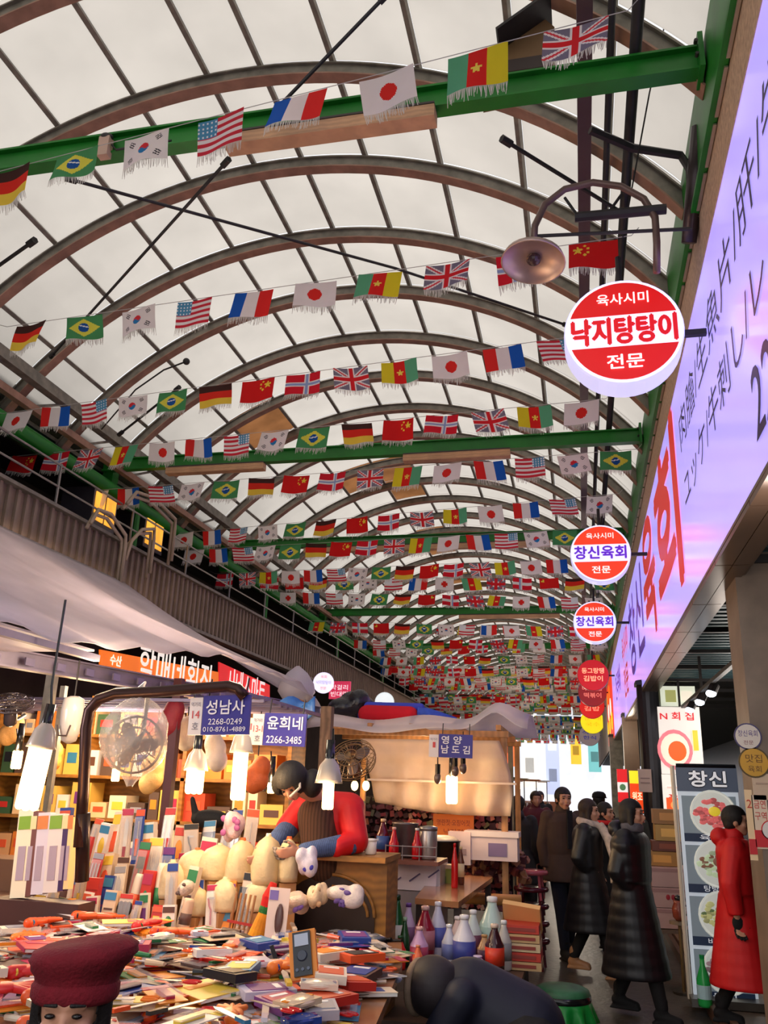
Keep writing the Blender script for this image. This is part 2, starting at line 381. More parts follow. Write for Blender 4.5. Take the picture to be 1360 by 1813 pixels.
# black shop partition seen over the banner
MB().box((1.9,8.9,1.6),(.08,1.2,3.1)).build('shop_partition',BLACKW,wr,world=True)
MB().box((1.86,8.28,1.6),(.07,.05,3.1)).build('partition_edge',M('brass_edge',(120,100,70),metal=.5),wr,world=True)
# stickers / notices on the pillar (front face faces -Y, left face faces -X)
def disc(n,c,r,nrm,col,rim=None,t=.006,seg=28,mat=PRINT,label=None,cat=None,text=(),parent=None):
    c=Vector(c); nrm=Vector(nrm).normalized(); up=Vector((0,0,1)); rt=up.cross(nrm).normalized()
    m=MB(); 
    def ringp(rr,off): return [c+nrm*off+rt*(rr*math.cos(2*PI*i/seg))+up*(rr*math.sin(2*PI*i/seg)) for i in range(seg)]
    m.poly(ringp(r,0),nrm,t,rim or col)
    if rim: m.add(ringp(r*.9,t+.0015),[tuple(range(seg))],col)
    for s,dx,dz,w_,h_,cc in text: letters(m,s,c+rt*dx+up*dz+nrm*t,rt,up,w_,h_,cc,.003)
    o=m.build(n,mat,parent)
    if label: tag(o,label,cat)
    return o
NF=(0,-1,0); yf=6.32-.236
def pf(px,py): return at(px,py,yf)
disc('round_sticker',pf(1324,1304),.085,NF,(226,214,206),(70,60,110),label='white round sticker with purple writing, highest on the grey pillar',cat='sticker',text=[('창신육회',-.06,-.0,.12,.04,(90,60,140)),('전문',-.03,-.05,.06,.025,(150,80,90))])
disc('round_sticker',pf(1335,1350),.095,NF,(214,160,50),(90,70,30),label='mustard yellow round sticker below the white one on the grey pillar',cat='sticker',text=[('맛집',-.05,-.0,.1,.05,(110,70,20)),('육회',-.04,-.06,.08,.04,(110,70,20))])
def notice(lab,px,py,w_,h_,col,extra=(),cat='notice'):
    p=pf(px,py); m=MB().box(p,(w_,.004,h_),col)
    for k,e in enumerate(extra):
        if e[0]=='t': letters(m,e[1],p+Vector((e[2],-.002,e[3])),(1,0,0),(0,0,1),e[4],e[5],e[6],.003)
        else: m.box(p+Vector((e[1],-.004,e[2])),(e[3],.004,e[4]),e[5])
    return tag(m.build('paper_notice',PRINT),lab,cat)
notice('blank beige paper taped to the grey pillar under the yellow sticker',1352,1393,.13,.16,(214,186,160),[('b',0,.02,.09,.01,(190,160,140))])
notice('white notice with red lettering taped low on the grey pillar',1348,1455,.09,.32,(238,214,190),[('t','금연',-.035,.08,.07,.05,(200,40,40)),('t','구역',-.035,.01,.07,.05,(200,40,40)),('b',0,-.1,.09,.1,(214,40,50))])
notice('tall narrow cream notice with a red foot on the pillar edge',1330,1460,.045,.42,(250,214,170),[('b',0,-.13,.045,.09,(210,40,50)),('t','2',-.015,.1,.03,.05,(210,60,40))])
disc('prohibition_sign',pf(1366,1470),.06,NF,(240,230,226),(208,30,40),label='round red and white prohibition sticker at the right picture edge',cat='sticker')
# ---- the long purple-white sign ----
SIGNM=M('lilac_backlit_face',(174,158,250),rough=.16,emit=.9,noise=.05,scale=.5)
sg=thing('long_light_sign','very long lilac backlit sign with red and purple lettering above the right shops','sign',(XS,3,E+1.5))
zb,zt=E+1.50,E+3.34
MB().box((XS+.05,12.9,(zb+zt)/2),(.09,24.4,zt-zb)).build('lit_face',SIGNM,sg,world=True)
MB().box((XS+.06,12.9,zb-.012),(.12,24.4,.02)).build('bottom_rail',BRONZE,sg,world=True)
MB().box((XS+.06,12.9,zt+.008),(.12,24.4,.016)).build('top_rail',BOARD,sg,world=True)
RT=(0,-1,0);UP=(0,0,1); RED=(228,44,34); PUR_=(84,40,170); INK=(40,24,70)
def sgn(s,y,z,w_,h_,col,bold=0): return letters(MB(),s,(XS+.004,y,z),RT,UP,w_,h_,col,.004,bold).build('lettering',LITX,sg,world=True)
LITX=M('sign_letter_film',attr=True,rough=.4,emit=.35,noise=.03)
sgn('창',15.6,3.62,1.75,1.2,PUR_,.03); sgn('신',13.6,3.66,1.55,1.15,PUR_,.03)
sgn('육',11.7,3.55,1.8,1.42,RED,.05); sgn('회',9.55,3.48,2.2,1.5,RED,.06)
sgn('육사시미',18.4,4.25,2.2,.5,RED,.01); sgn('전문',18.2,3.55,1.6,.55,(214,60,60),.02)
sgn('肉膾/生魚片/肝/牛舌',6.9,4.40,4.5,.34,INK)
sgn('ユッケ/牛刺し/レバ刺し',6.9,3.90,4.6,.30,INK)
sgn('2266-6727',4.15,3.36,2.2,.36,INK,.004)
sgn('전국택배',22.5,3.9,2.6,.6,PUR_,.01)
# red and yellow end section
t=thing('picture_sign','red and yellow backlit picture sign after the far end of the lilac sign','sign',(XS,25.3,zb))
MB().box((XS+.04,27.9,(zb+zt)/2),(.09,5.2,zt-zb),(232,60,30)).build('lit_face',LIT,t,world=True)
for k in range(7):
    m=MB().ell((XS-.02,26+k*.65,zb+.5+.45*((k*7)%3)),(.02,.3,.26),[(255,214,40),(250,250,240),(240,120,20)][k%3]); m.build('printed_dish',LIT,t,world=True)
# ---- round projecting signs ----
def round_sign(lab,px,py,Yc,rad,rows,face=(236,238,255),top=(196,14,14),bot=(196,14,14),drum=(196,196,240),yaw=0,em=None):
    p=at(px,py,Yc); t=thing('round_light_sign',lab,'sign',p,yaw)
    seg=40; ring=lambda r,y,cz=0:[Vector((r*math.cos(2*PI*i/seg),y,r*math.sin(2*PI*i/seg)+cz)) for i in range(seg)]
    MB().loft([ring(rad*.985,.11),ring(rad,.09),ring(rad,-.09),ring(rad*.985,-.11)],drum).build('drum',LIT,t,smooth=False)
    m=MB(); m.add(ring(rad*.975,-.112),[tuple(range(seg))],face)
    fr=rad*.93; zc=rad*.30
    for sgnv,cc in((1,top),(-1,bot)):
        pts=[]
        a0=math.asin(zc/fr)
        for i in range(25):
            a=a0+(PI-2*a0)*i/24; pts.append(Vector((fr*math.cos(a),-.115,sgnv*fr*math.sin(a))))
        if cc: m.add(pts,[tuple(range(25)) if sgnv<0 else tuple(reversed(range(25)))],cc)
    m.build('face_panel',LIT,t)
    m=MB()
    for s,dx,dz,w_,h_,cc,b in rows: letters(m,s,(dx*rad,-.116,dz*rad),(1,0,0),(0,0,1),w_*rad,h_*rad,cc,.004,b)
    m.build('lettering',LIT,t)
    MB().box((rad+.13,0,0),(.3,.04,.04)).build('wall_bracket',DARK,t)
    MB().cyl((0,0,rad),(0,0,rad+.25),.02,n=8).build('hanger_rod',DARK,t)
    return t
W_=(255,246,240)
round_sign('nearest and largest round red and white light sign hung over the street on the right',1103,600,5.26,.385,
  [('육사시미',-.42,.5,.86,.22,W_,.001),('낙지탕탕이',-.86,-.25,1.72,.5,(200,10,24),.008),('전문',-.3,-.72,.6,.26,W_,.002)])
round_sign('second nearest round light sign, orange and white with purple lettering',1063,983,10.84,.375,
  [('육사시미',-.45,.5,.9,.2,W_,.001),('창신육회',-.86,-.2,1.7,.44,(96,40,190),.006),('전문',-.3,-.7,.6,.24,W_,.002)],top=(236,60,30),bot=(236,60,30))
round_sign('third nearest round light sign, orange and white with purple lettering',1053,1103,15.37,.37,
  [('육사시미',-.45,.5,.9,.2,W_,.001),('창신육회',-.86,-.2,1.7,.44,(96,40,190),.006),('전문',-.3,-.7,.6,.24,W_,.002)],top=(236,60,30),bot=(236,60,30))
def red_sign(lab,px,py,Yc,rad,col,txt,tc):
    return round_sign(lab,px,py,Yc,rad,[(txt[0],-.7,.1,1.4,.35,tc,.004),(txt[1],-.6,-.4,1.2,.35,tc,.004)],face=col,top=None,bot=None,drum=tuple(int(c*.7) for c in col))
red_sign('upper dark red round sign in the row beyond the two orange ones',1050,1196,23.,.40,(176,22,30),('동그랑땡','김밥이'),(250,170,130))
red_sign('middle dark red round sign, partly behind the upper red one',1049,1226,28.,.44,(128,30,38),('마약김밥','떡볶이'),(220,120,110))
red_sign('lower red round sign above the yellow one',1048,1250,33.,.46,(196,30,30),('육회','김밥'),(250,150,120))
red_sign('yellow round sign hanging lowest in the row on the right',1049,1278,38.5,.5,(250,226,30),('순대','국수'),(240,170,20))
red_sign('grey and navy round sign below the yellow one at the far end',1044,1302,44.,.5,(120,104,104),('식당','한식'),(40,40,110))
# ---- curved-pipe street lamp, right ----
p=at(945,455,4.95)
t=thing('dome_street_lamp','dome street lamp hanging from a curved pipe, above the nearest round sign','lamp',p)
MB().lathe([(.02,.05),(.06,.05),(.09,.02),(.2,-.01),(.215,-.05),(.205,-.05),(.19,-.02),(.05,0)],28,p,cols=[(60,50,50)]*3+[(196,170,160)]*6,rot=(R(-8),R(6),0)).build('shade',METAL,t,smooth=True,world=True)
MB().ell(p+Vector((0,0,-.02)),(.05,.05,.04),(70,50,50)).build('bulb_holder',GLOSS,t,world=True)
pts=[at(x,y,4.95) for x,y in((945,440),(947,400),(965,362),(1000,335),(1050,323),(1100,330),(1140,352),(1160,385),(1163,430),(1163,482))]
MB().tube(pts,.024,n=10).build('curved_pipe',M('weathered_pipe',(120,96,88),rough=.4,metal=.5),t,smooth=True,world=True)
MB().tube([at(1018,385,4.95),at(1180,370,4.95)],.034,n=8).build('wall_arm',DARK,t,world=True)
MB().tube([at(950,418,4.95),at(1225,405,4.95)],.012,n=6).build('tie_wire',DARK,t,world=True)
for a,b in(((1000,350),(1025,385)),((1100,345),(1075,380))): MB().tube([at(*a,4.95),at(*b,4.95)],.01,n=6).build('strut',DARK,t,world=True)
rod('thin steel wire hanging from the top of the picture past the hooked lamp',[at(1188,-5,4.7),at(1150,165,4.8),at(1103,420,5.1)],.006,'hanging_wire',False)
p=at(1228,270,4.9)
o=MB().cyl(at(1243,225,4.9),at(1220,430,5.2),.07,.05,n=14,col=(70,60,62)).build('downpipe',METAL,smooth=True); tag(o,'short dark downpipe behind the speckled fascia, right of the hooked lamp','pipe')
# spot lights on a track
tr=thing('spotlight_track','black ceiling track carrying the row of lit spotlights','track',at(1225,1245,9.))
xs=1.29*1.1
MB().box((xs-.03,11.,E+1.17),(.05,6.5,.04)).build('rail',DARK,tr,world=True)
for y in(8.2,10.6,13.): MB().box((xs-.03,y,E+1.38),(.03,.03,.38)).build('drop_rod',DARK,tr,world=True)
for k,y in enumerate((9.75,10.7,11.7,12.7,13.9)):
    t=thing('spotlight',f'{ordinal(k)} nearest lit cold-white spotlight on the black track','spotlight',(xs,y,E+1.12))
    MB().cyl((xs,y,E+1.14),(xs-.05,y-.03,E+1.05),.05,.055,n=14).build('can',DARK,t,world=True)
    MB().ell((xs-.052,y-.035,E+1.045),(.055,.055,.04),(235,245,255)).build('lens',M('cold_lamp',(225,240,255),emit=6,noise=0),t,smooth=True,world=True)
# ---- left gallery ----
wl=struct('wall_left',(-6.4,20,3))
FASC=M('ribbed_beige_metal',(140,122,106),rough=.6,metal=.15,noise=.25,scale=3)
XF=-6.0
MB().box((XF-.05,26,E+2.66),(.06,60,.72)).build('gallery_fascia',FASC,wl,world=True)
for k in range(150): MB().box((XF,2.5+k*.16,E+2.66),(.035,.05,.70)).build('fascia_rib',FASC,wl,world=True)
MB().box((XF,26,E+3.03),(.16,60,.04)).build('fascia_cap',STEEL,wl,world=True)
MB().box((XF,26,E+2.28),(.14,60,.05)).build('fascia_lip',STEEL,wl,world=True)
MB().box((-7.3,26,E+2.3),(2.6,60,.08)).build('gallery_floor',DARK,wl,world=True)
MB().box((-8.6,26,3.7),(.2,60,7.4)).build('building_wall',M('dark_brown_wall',(58,46,42),rough=.8,noise=.4,scale=1.5),wl,world=True)
MB().box((-7.6,26,E+4.5),(2.,60,.1)).build('gallery_roof',M('dark_roof_sheet',(46,42,44),rough=.6),wl,world=True)
for k in range(12):
    MB().box((-8.48,5+k*2.6,E+3.4),(.06,.9,1.1),(58,56,60)).build('gallery_window_frame',METAL,wl,world=True)
def gallery_window(px,py,lab,col,n):
    p=atx(px,py,-6.7); t=thing('lit_window_box',lab,'window',p)
    MB().box(p,(.5,.62,.52),(92,88,96)).build('frame',METAL,t,world=True)
    for q in(-1,1): MB().box(p+Vector((.253,q*.145,0)),(.02,.24,.4),col).build('pane',M('warm_window',(255,176,60),emit=1.1,noise=.4,scale=3),t,world=True)
gallery_window(157,905,'lit orange window on the gallery, nearest of the two','' and 0 or (255,180,60),0)
gallery_window(247,948,'lit orange window on the gallery, second one along',(255,170,60),1)
# gallery clutter
CNAME={(60,48,44):'dark brown',(90,60,46):'brown',(70,70,80):'slate grey',(40,60,64):'dark teal',(110,84,60):'tan',(150,60,40):'rust red',(40,40,46):'black',(90,96,110):'blue-grey'}
for k in range(24):
    y=8+k*1.3+random.uniform(-.3,.3); c=random.choice([(60,48,44),(90,60,46),(70,70,80),(40,60,64),(110,84,60),(150,60,40),(40,40,46),(90,96,110)])
    s=(random.uniform(.3,.6),random.uniform(.4,.8),random.uniform(.35,.9))
    t=thing('storage_crate',f'{CNAME[c]} box on the gallery behind the ribbed fascia, {ordinal(min(k,24))} from the viewer','crate',(-6.75,y,E+2.34),group='boxes along the gallery')
    MB().box((0,0,s[2]/2+.005),s,c).build('crate_body',PRINT,t); MB().box((.0,0,s[2]+.025),(s[0]*1.04,s[1]*1.04,.04),tuple(int(v*.7) for v in c)).build('lid',PRINT,t)
# gallery railing
rl=thing('gallery_railing','thin grey metal railing along the top of the gallery fascia','railing',(-6.05,5,E+3.05))
for z in(3.35,3.62): MB().cyl((-6.1,4,E+z),(-6.1,34,E+z),.014,n=6).build('rail',M('galvanised',(150,145,140),metal=.6,rough=.4),rl,world=True)
for k in range(16): MB().cyl((-6.1,5+k*1.8,E+3.05),(-6.1,5+k*1.8,E+3.64),.018,n=6).build('post',M('galvanised'),rl,world=True)
for k,(a,b) in enumerate((((153,935),(210,1000)),((215,1000),(262,985)),((218,900),(300,965)))):
    p0,p1=atx(*a,-5.85),atx(*b,-5.85); mid=(p0+p1)/2
    t=thing('bent_conduit',f'{ordinal(k)} of the pale bent conduits looping over the gallery fascia, counted from the left','conduit',p0)
    for q in range(2):
        o_=Vector((.05*q,0,.06*q)); MB().tube([p0+o_,p0+(mid-p0)*.3+Vector((0,0,.26))+o_,mid+Vector((0,0,.38))+o_,p1+Vector((0,0,.34))+o_,p1+Vector((0,.02,.2))+o_,p1+o_+Vector((0,.02,-.3))],.024,n=8).build('pipe',M('cream_conduit',(176,156,132),rough=.5),t,smooth=True,world=True)
# ---- far end of the street ----
we=struct('wall_back',(0,72,0))
MB().box((-1,100,7),(60,.4,14)).build('end_building',M('pale_tiled_facade',(246,246,250),rough=.6,noise=.08,scale=.6),we,world=True)
LITF=M('daylight_glow_print',attr=True,rough=.4,emit=1.0,noise=.03)  # emission stands in for daylight on the far shop signs
fc=[(-8,5.4,(120,230,170),.9,4.4),(-5.2,5.6,(238,110,60),1.3,4.6),(-3.6,4.4,(244,240,232),1,5.),(-2.,3.6,(190,200,236),.9,4.2),(-.4,5.0,(250,190,60),.7,3.),(-6.6,3.4,(236,180,150),1.4,2.),( .8,4.6,(120,190,190),.8,3.2)]
SN=['mint green','orange and white','cream white','pale blue','golden yellow','peach','pale teal']
for k,(x,z,c,w_,h_) in enumerate(fc):
    t=thing('hanging_shop_sign',f'{SN[k]} vertical shop sign far off at the bright end of the street','sign',(x,64-k*.7,z),group='shop signs at the far end')
    MB().box((0,0,0),(w_,.2,h_),c).build('glow_panel',LITF,t)
    MB().box((0,-.12,h_*.25),(w_*.6,.02,h_*.12),(250,250,250)).build('lettering_band',LIT,t); MB().box((0,-.12,-h_*.2),(w_*.6,.02,h_*.2),tuple(int(v*.7) for v in c)).build('lettering_band',LIT,t)
for k in range(9):
    t=thing('far_stall',f'{ordinal(k)} of the small bright stalls far along the street, counted from the viewer','stall',(-5+k*.5,34+k*4,0),group='stalls far along the street')
    c=[(236,214,180),(214,120,60),(240,240,240),(200,170,120),(120,150,120)][k%5]
    MB().box((-2.2,0,2.35),(3.,2.2,.08),c).build('awning',CLOTH,t); MB().box((-2.2,0,.5),(2.8,1.6,1.),(150,90,60)).build('counter',PRINT,t)
    for q in(-1,1): MB().cyl((-2.2+q*1.3,-1,0.01),(-2.2+q*1.3,-1,2.35),.03,n=6).build('post',STEEL,t)
    MB().ell((-1.9,-.7,1.95),(.12,.12,.16),(255,220,150)).build('bulb',M('warm_bulb',(255,205,130),emit=9,noise=0),t)
# ================= bunting =================
def star(u,v,cx,cy,r):
    dx,dy=u-cx,(v-cy); d=math.hypot(dx,dy)
    if d>r: return False
    a=(math.atan2(dx,dy))%(2*PI/5); a=min(a,2*PI/5-a); 
    return d<r*.42/ max(.42,math.cos(a*1.0)-1.376*.0+0) if False else d*(math.cos(a)+ math.sin(a)*1.376*0.9)<r*.98 if False else d < r*(1-.62*(a/(PI/5)))
Wc=(244,236,232)
def design(k,u,v):              # u 0..1 left to right, v 0..1 top to bottom ; colours sRGB
    x,y=(u-.5)*1.5,(.5-v)
    if k==0: return (70,40,34) if v<.3 else (226,46,30) if v<.67 else (240,206,70)
    if k==1:
        if math.hypot(x,y)<.2: return (236,240,240) if abs(y-.06+x*.25)<.025 and math.hypot(x,y)<.19 else (24,84,160)
        if abs(x)/.62+abs(y)/.4<1: return (228,224,80)
        return (74,150,92)
    if k==2:
        d=math.hypot(x,y)
        if d<.19:
            w_=y+.06*math.sin(x*17); return (222,50,60) if w_>0 else (40,130,190)
        for sx,sy in((-1,1),(1,1),(-1,-1),(1,-1)):
            a,b=x-sx*.47,y-sy*.28
            # rotated bars
            c=a*sy*sx*-.55+b*.83; e=a*.83+b*sy*sx*.55
            if abs(e)<.09 and abs(c)<.085 and (int((c+.085)/.034)%2==0): return (60,56,60)
        return Wc
    if k==3:
        if u<.43 and v<.52:
            return (236,240,244) if (int(u*22)%2==0 and int(v*16)%2==1) else (84,152,190)
        return (214,50,66) if int(v*9.01)%2==0 else Wc
    if k==4: return (26,92,190) if u<.34 else Wc if u<.67 else (232,44,40)
    if k==5: return (230,44,36) if math.hypot(x,y)<.24 else Wc
    if k==6:
        if star(u*1.5,1-v,.75,.5,.16): return (250,224,90)
        return (96,176,130) if u<.35 else (228,36,30) if u<.67 else (232,214,40)
    if k==7:
        if abs(x)<.08 or abs(y)<.075: return (226,36,44)
        if abs(x)<.15 or abs(y)<.13: return Wc
        d=abs(abs(y)-abs(x)/1.5)
        if d<.035: return (226,60,70)
        if d<.1: return Wc
        return (128,122,140)
    if k==8:
        xx=x+.16
        if abs(xx)<.05 or abs(y)<.05: return (150,170,214) 
        if abs(xx)<.11 or abs(y)<.11: return Wc
        return (224,28,48)
    if k==9:
        if star(u*1.5,1-v,.28,.7,.17): return (250,220,70)
        for cx,cy in((.5,.88),(.6,.76),(.6,.6),(.5,.5)):
            if math.hypot(u*1.5-cx,(1-v)-cy)<.045: return (250,214,70)
        return (222,26,26)
FN=['German','Brazilian','South Korean','American','French','Japanese','Cameroonian','British','Norwegian','Chinese']
FLAGM=M('thin_flag_cloth',attr=True,rough=.8,noise=.05,transl=.6); FR=M('white_fringe_yarn',(214,208,198),rough=.9,transl=.4)
FW,FH=.36,.235
_fm={}
def flag_mesh(k,var,hi):
    key=(k,var,hi)
    if key in _fm: return _fm[key]
    nu,nv=(54,36) if hi==2 else (36,24) if hi==1 else (12,8); rn=random.Random(k*10+var); ph=rn.uniform(0,6); am=rn.uniform(.012,.03); dr=rn.uniform(-.05,.05)
    def P(u,v):
        z=-v*FH-.012*math.sin(u*PI); return ((u-.5)*FW+dr*v+.0*v, am*math.sin(u*5+ph+v)*(.3+v), z)
    m=MB(); vs=[P(i/nu,j/nv) for j in range(nv+1) for i in range(nu+1)]; m.v=vs
    for j in range(nv):
        for i in range(nu):
            m.f.append((j*(nu+1)+i,(j+1)*(nu+1)+i,(j+1)*(nu+1)+i+1,j*(nu+1)+i+1)); m.c.append(lin(design(k,(i+.5)/nu,(j+.5)/nv)))
    a=m.mesh('flag_cloth',FLAGM,True)
    m=MB(); n=44 if hi else 14
    for i in range(n):
        u=(i+.5)/n; x,y,z=P(u,1); L=rn.uniform(.05,.085)-.02*abs(math.sin(u*9)); sw=rn.uniform(-.012,.012)+dr*.2; w_=FW/n*.36
        m.add([(x-w_,y,z),(x+w_,y,z),(x+w_*.6+sw,y+.008,z-L),(x-w_*.6+sw,y+.008,z-L)],[(0,1,2,3)])
    b=m.mesh('fringe',FR); _fm[key]=(a,b); return a,b
nflag=0
def flag(k,var,loc,rz,ry,rx,label,group,hi,mirror):
    global nflag
    nflag+=1; a,b=flag_mesh(k,var,hi)
    o=link('national_flag',a); o.location=loc; o.rotation_euler=(rx,ry,rz+(PI if mirror else 0)); 
    if mirror: o.rotation_euler=(-rx,-ry,rz+PI)
    tag(o,label,'flag',group); c=link('fringe',b,o); return o
STR=M('thin_white_cord',(180,176,170),rough=.7)
FWD=list(range(10)); REV=[9,8,7,6,5,4,3,2,1,0]
def row(name,p0,p1,n,first,rev,dz,hi,lblrow,ext=(1,1),drop=()):
    a=Vector(atz(*p0,E+dz)); b=Vector(atz(*p1,E+dz)); L=len(range(n)); ang=math.atan2(b.y-a.y,b.x-a.x)
    st=(b-a)/(n-1)
    t=tag(MB().tube([a-st*ext[0]+Vector((0,0,.06)),a-st*.5,a+(b-a)*.5,b+st*.5,b+st*ext[1]+Vector((0,0,.06))],.0035,n=4).build('bunting_string',STR,None),f'thin cord of {lblrow}','string')
    seq=REV if rev else FWD; rn=random.Random(first*7+n)
    s0=seq.index(first)
    for i in range(n):
        if i in drop: continue
        k=seq[(s0+i)%10]; p=a+st*i+Vector((0,0,-.004))
        ry=-math.atan2(0,1)+rn.uniform(-.06,.06); rx=rn.uniform(-.2,.15)
        flag(k,rn.randrange(3),p,ang+rn.uniform(-.12,.12),ry,rx,f'{FN[k]} flag with white fringe, {ordinal(i,n)} from the left on {lblrow}',lblrow.replace('the ','flags on the ',1),hi,rev)
rows=[((20,298),(1020,42),8,0,False,4.1,2,'the nearest bunting string'),
((57,572),(1050,427),10,0,False,3.95,2,'the second nearest bunting string'),
((35,728),(985,600),13,5,True,3.9,2,'the third nearest bunting string'),
((45,806),(1030,710),15,9,True,3.9,1,'the fourth nearest bunting string'),
((172,868),(1090,798),15,5,True,3.85,1,'the fifth nearest bunting string'),
((327,943),(1062,877),14,5,True,3.9,1,'the sixth nearest bunting string'),
((345,973),(1000,938),15,5,True,3.8,1,'the seventh nearest bunting string'),
((400,1015),(985,990),15,8,True,3.8,1,'the eighth nearest bunting string')]
for r0 in rows: row('b',r0[0],r0[1],r0[2],r0[3],r0[4],r0[5],r0[6],r0[7],ext=(.8,.6))
# rows beyond: regular pattern
stuff=[MB(),MB()]; rn=random.Random(5); Y=15.9; ri=8
MAXF=298
while Y<58:
    dz=4.0+rn.uniform(-.45 if Y<30 else -.85,.1); n=13; x0=-6.1+rn.uniform(0,.2); sk=rn.uniform(-.6,.6); rev=rn.random()<.6; s0=rn.randrange(10)
    far=Y>21
    if ri<12: grp=f'the {ordinal(ri)} nearest bunting string'
    n=13 if far else 14
    sg_=[(x0-.3,Y-sk,E+dz+.03),(-2.8,Y,E+dz-.0),(.7,Y+sk,E+dz+.03)]
    if nflag<MAXF: tag(MB().tube(sg_,.004,n=3).build('bunting_string',STR),f'thin cord of the {ordinal(min(ri,24))} bunting string from the viewer','string','cords of the far bunting strings')
    else: stuff[0].tube(sg_,.004,n=3,col=(180,176,170))
    for i in range(n):
        x=x0+i*(6.45/(n-1)); k=(s0+(-i if rev else i))%10; y=Y+sk*(x+2.8)/3.5; ang=math.atan2(sk,3.5)
        if nflag<MAXF:
            flag(k,rn.randrange(3),(x,y,E+dz),ang+rn.uniform(-.15,.15),rn.uniform(-.06,.06),rn.uniform(-.35,.25),
              f'small {FN[k]} flag, {ordinal(i)} from left on the {ordinal(min(ri,24))} bunting string from the viewer','flags of the dense far bunting',0,rev)
        else:
            rx=rn.uniform(-.3,.3); q=Euler((rx,rn.uniform(-.06,.06),ang+rn.uniform(-.2,.2))).to_matrix()
            a=stuff[0]; nu,nv=(9,6) if Y<38 else (6,4)
            P=lambda u,v:(Vector((x,y,E+dz))+q@Vector(((u-.5)*FW,.01*math.sin(u*6),-v*FH)))
            for jj in range(nv):
                for ii in range(nu):
                    a.add([P(ii/nu,jj/nv),P(ii/nu,(jj+1)/nv),P((ii+1)/nu,(jj+1)/nv),P((ii+1)/nu,jj/nv)],[(0,1,2,3)],design(k,(ii+.5)/nu if not rev else 1-(ii+.5)/nu,(jj+.5)/nv))
            a.add([P(0,1),P(0,1.27),P(1,1.27),P(1,1)],[(0,1,2,3)],(206,200,190))
    Y+=1.75 if Y<26 else .6; ri+=1
o=stuff[0].build('far_bunting',FLAGM); tag(o,'dense mass of tiny national flags strung at the far end of the arcade','bunting',kind='stuff')
# ================= people =================
SKIN=M('skin',(206,150,122),rough=.5,noise=.08,scale=14); HAIR=M('black_hair',(24,18,18),rough=.62,noise=.3,scale=30,bump=.3)
HAIRB=M('dark_brown_hair',(52,34,26),rough=.6,noise=.3,scale=30,bump=.3)
PUFF=M('black_quilted_nylon',(20,19,24),rough=.45,noise=.2,scale=10); REDC=M('red_padded_cloth',(214,14,20),rough=.6,noise=.12,scale=8)
BLK=M('black_cloth',(16,15,17),rough=.8,noise=.2); BROWN=M('brown_jacket_cloth',(74,52,42),rough=.75,noise=.2)
NAVYC=M('navy_down_jacket',(22,24,44),rough=.6,noise=.2); EYE=M('dark_eye',(20,14,14),rough=.15,noise=0); LIP=M('lips',(160,70,66),rough=.4,noise=0)
def V(*a): return Vector(a)
def hand(m,w,d,side,s=1.,curl=.5,down=None):
    """palm, four unequal bent fingers and a thumb; w wrist, d direction the hand points, side = thumb direction"""
    d=Vector(d).normalized(); sd=Vector(side); sd=(sd-d*sd.dot(d)).normalized(); n=d.cross(sd)
    p=Vector(w)+d*.045*s; q=Matrix((sd,n,d)).transposed().to_euler()
    m.ell(p,(.04*s,.016*s,.05*s),rot=q)
    for k,L in enumerate((.070,.078,.072,.056)):
        b=Vector(w)+d*.085*s+sd*(.028-.0187*k)*s; L*=s
        k1=b+(d*.85+n*curl*.4).normalized()*L*.5; k2=k1+(d*(1-curl)+n*curl*1.1).normalized()*L*.5
        m.cap(b,k1,.0088*s,.0082*s,n=8); m.cap(k1,k2,.0082*s,.0072*s,n=8)
    b=Vector(w)+d*.03*s+sd*.034*s; k1=b+(sd*.7+d*.7)*.034*s; k2=k1+(sd*.25+d*.9+n*.3*curl)*.030*s
    m.cap(b,k1,.0105*s,.0095*s,n=8); m.cap(k1,k2,.0095*s,.0085*s,n=8)
def head_prims(m,c,s=1.):
    c=Vector(c)
    m.ell(c+V(0,.012,.02)*s,(.074*s,.092*s,.092*s),n=20,m=14); m.ell(c+V(0,-.012,-.035)*s,(.058*s,.068*s,.072*s),n=18,m=12)
    m.ell(c+V(0,-.045,-.085)*s,(.03*s,.03*s,.024*s)); m.cap(c+V(0,-.078,.0)*s,c+V(0,-.095,-.028)*s,.009*s,.0145*s,n=10)
    for q in(-1,1):
        m.ell(c+V(q*.076,.012,-.01)*s,(.01*s,.02*s,.032*s)); m.ell(c+V(q*.04,-.052,-.03)*s,(.024*s,.024*s,.026*s))
        m.cap(c+V(q*.015,-.078,.03)*s,c+V(q*.045,-.068,.028)*s,.009*s,.008*s,n=8)
    m.ell(c+V(0,-.078,-.058)*s,(.024*s,.014*s,.01*s))
def face_parts(par,c,s=1.,brow=HAIR):
    c=Vector(c)
    for q in(-1,1):
        MB().ell(c+V(q*.031,-.0765,.008)*s,(.0125*s,.008*s,.0062*s)).build('eye',EYE,par,True)
        MB().cap(c+V(q*.018,-.0865,.032)*s,c+V(q*.046,-.075,.03)*s,.0045*s,.003*s,n=6).build('eyebrow',brow,par,True)
    m=MB(); m.ell(c+V(0,-.0905,-.055)*s,(.021*s,.006*s,.004*s)); m.ell(c+V(0,-.0895,-.062)*s,(.018*s,.007*s,.0045*s)); m.build('mouth',LIP,par,True)
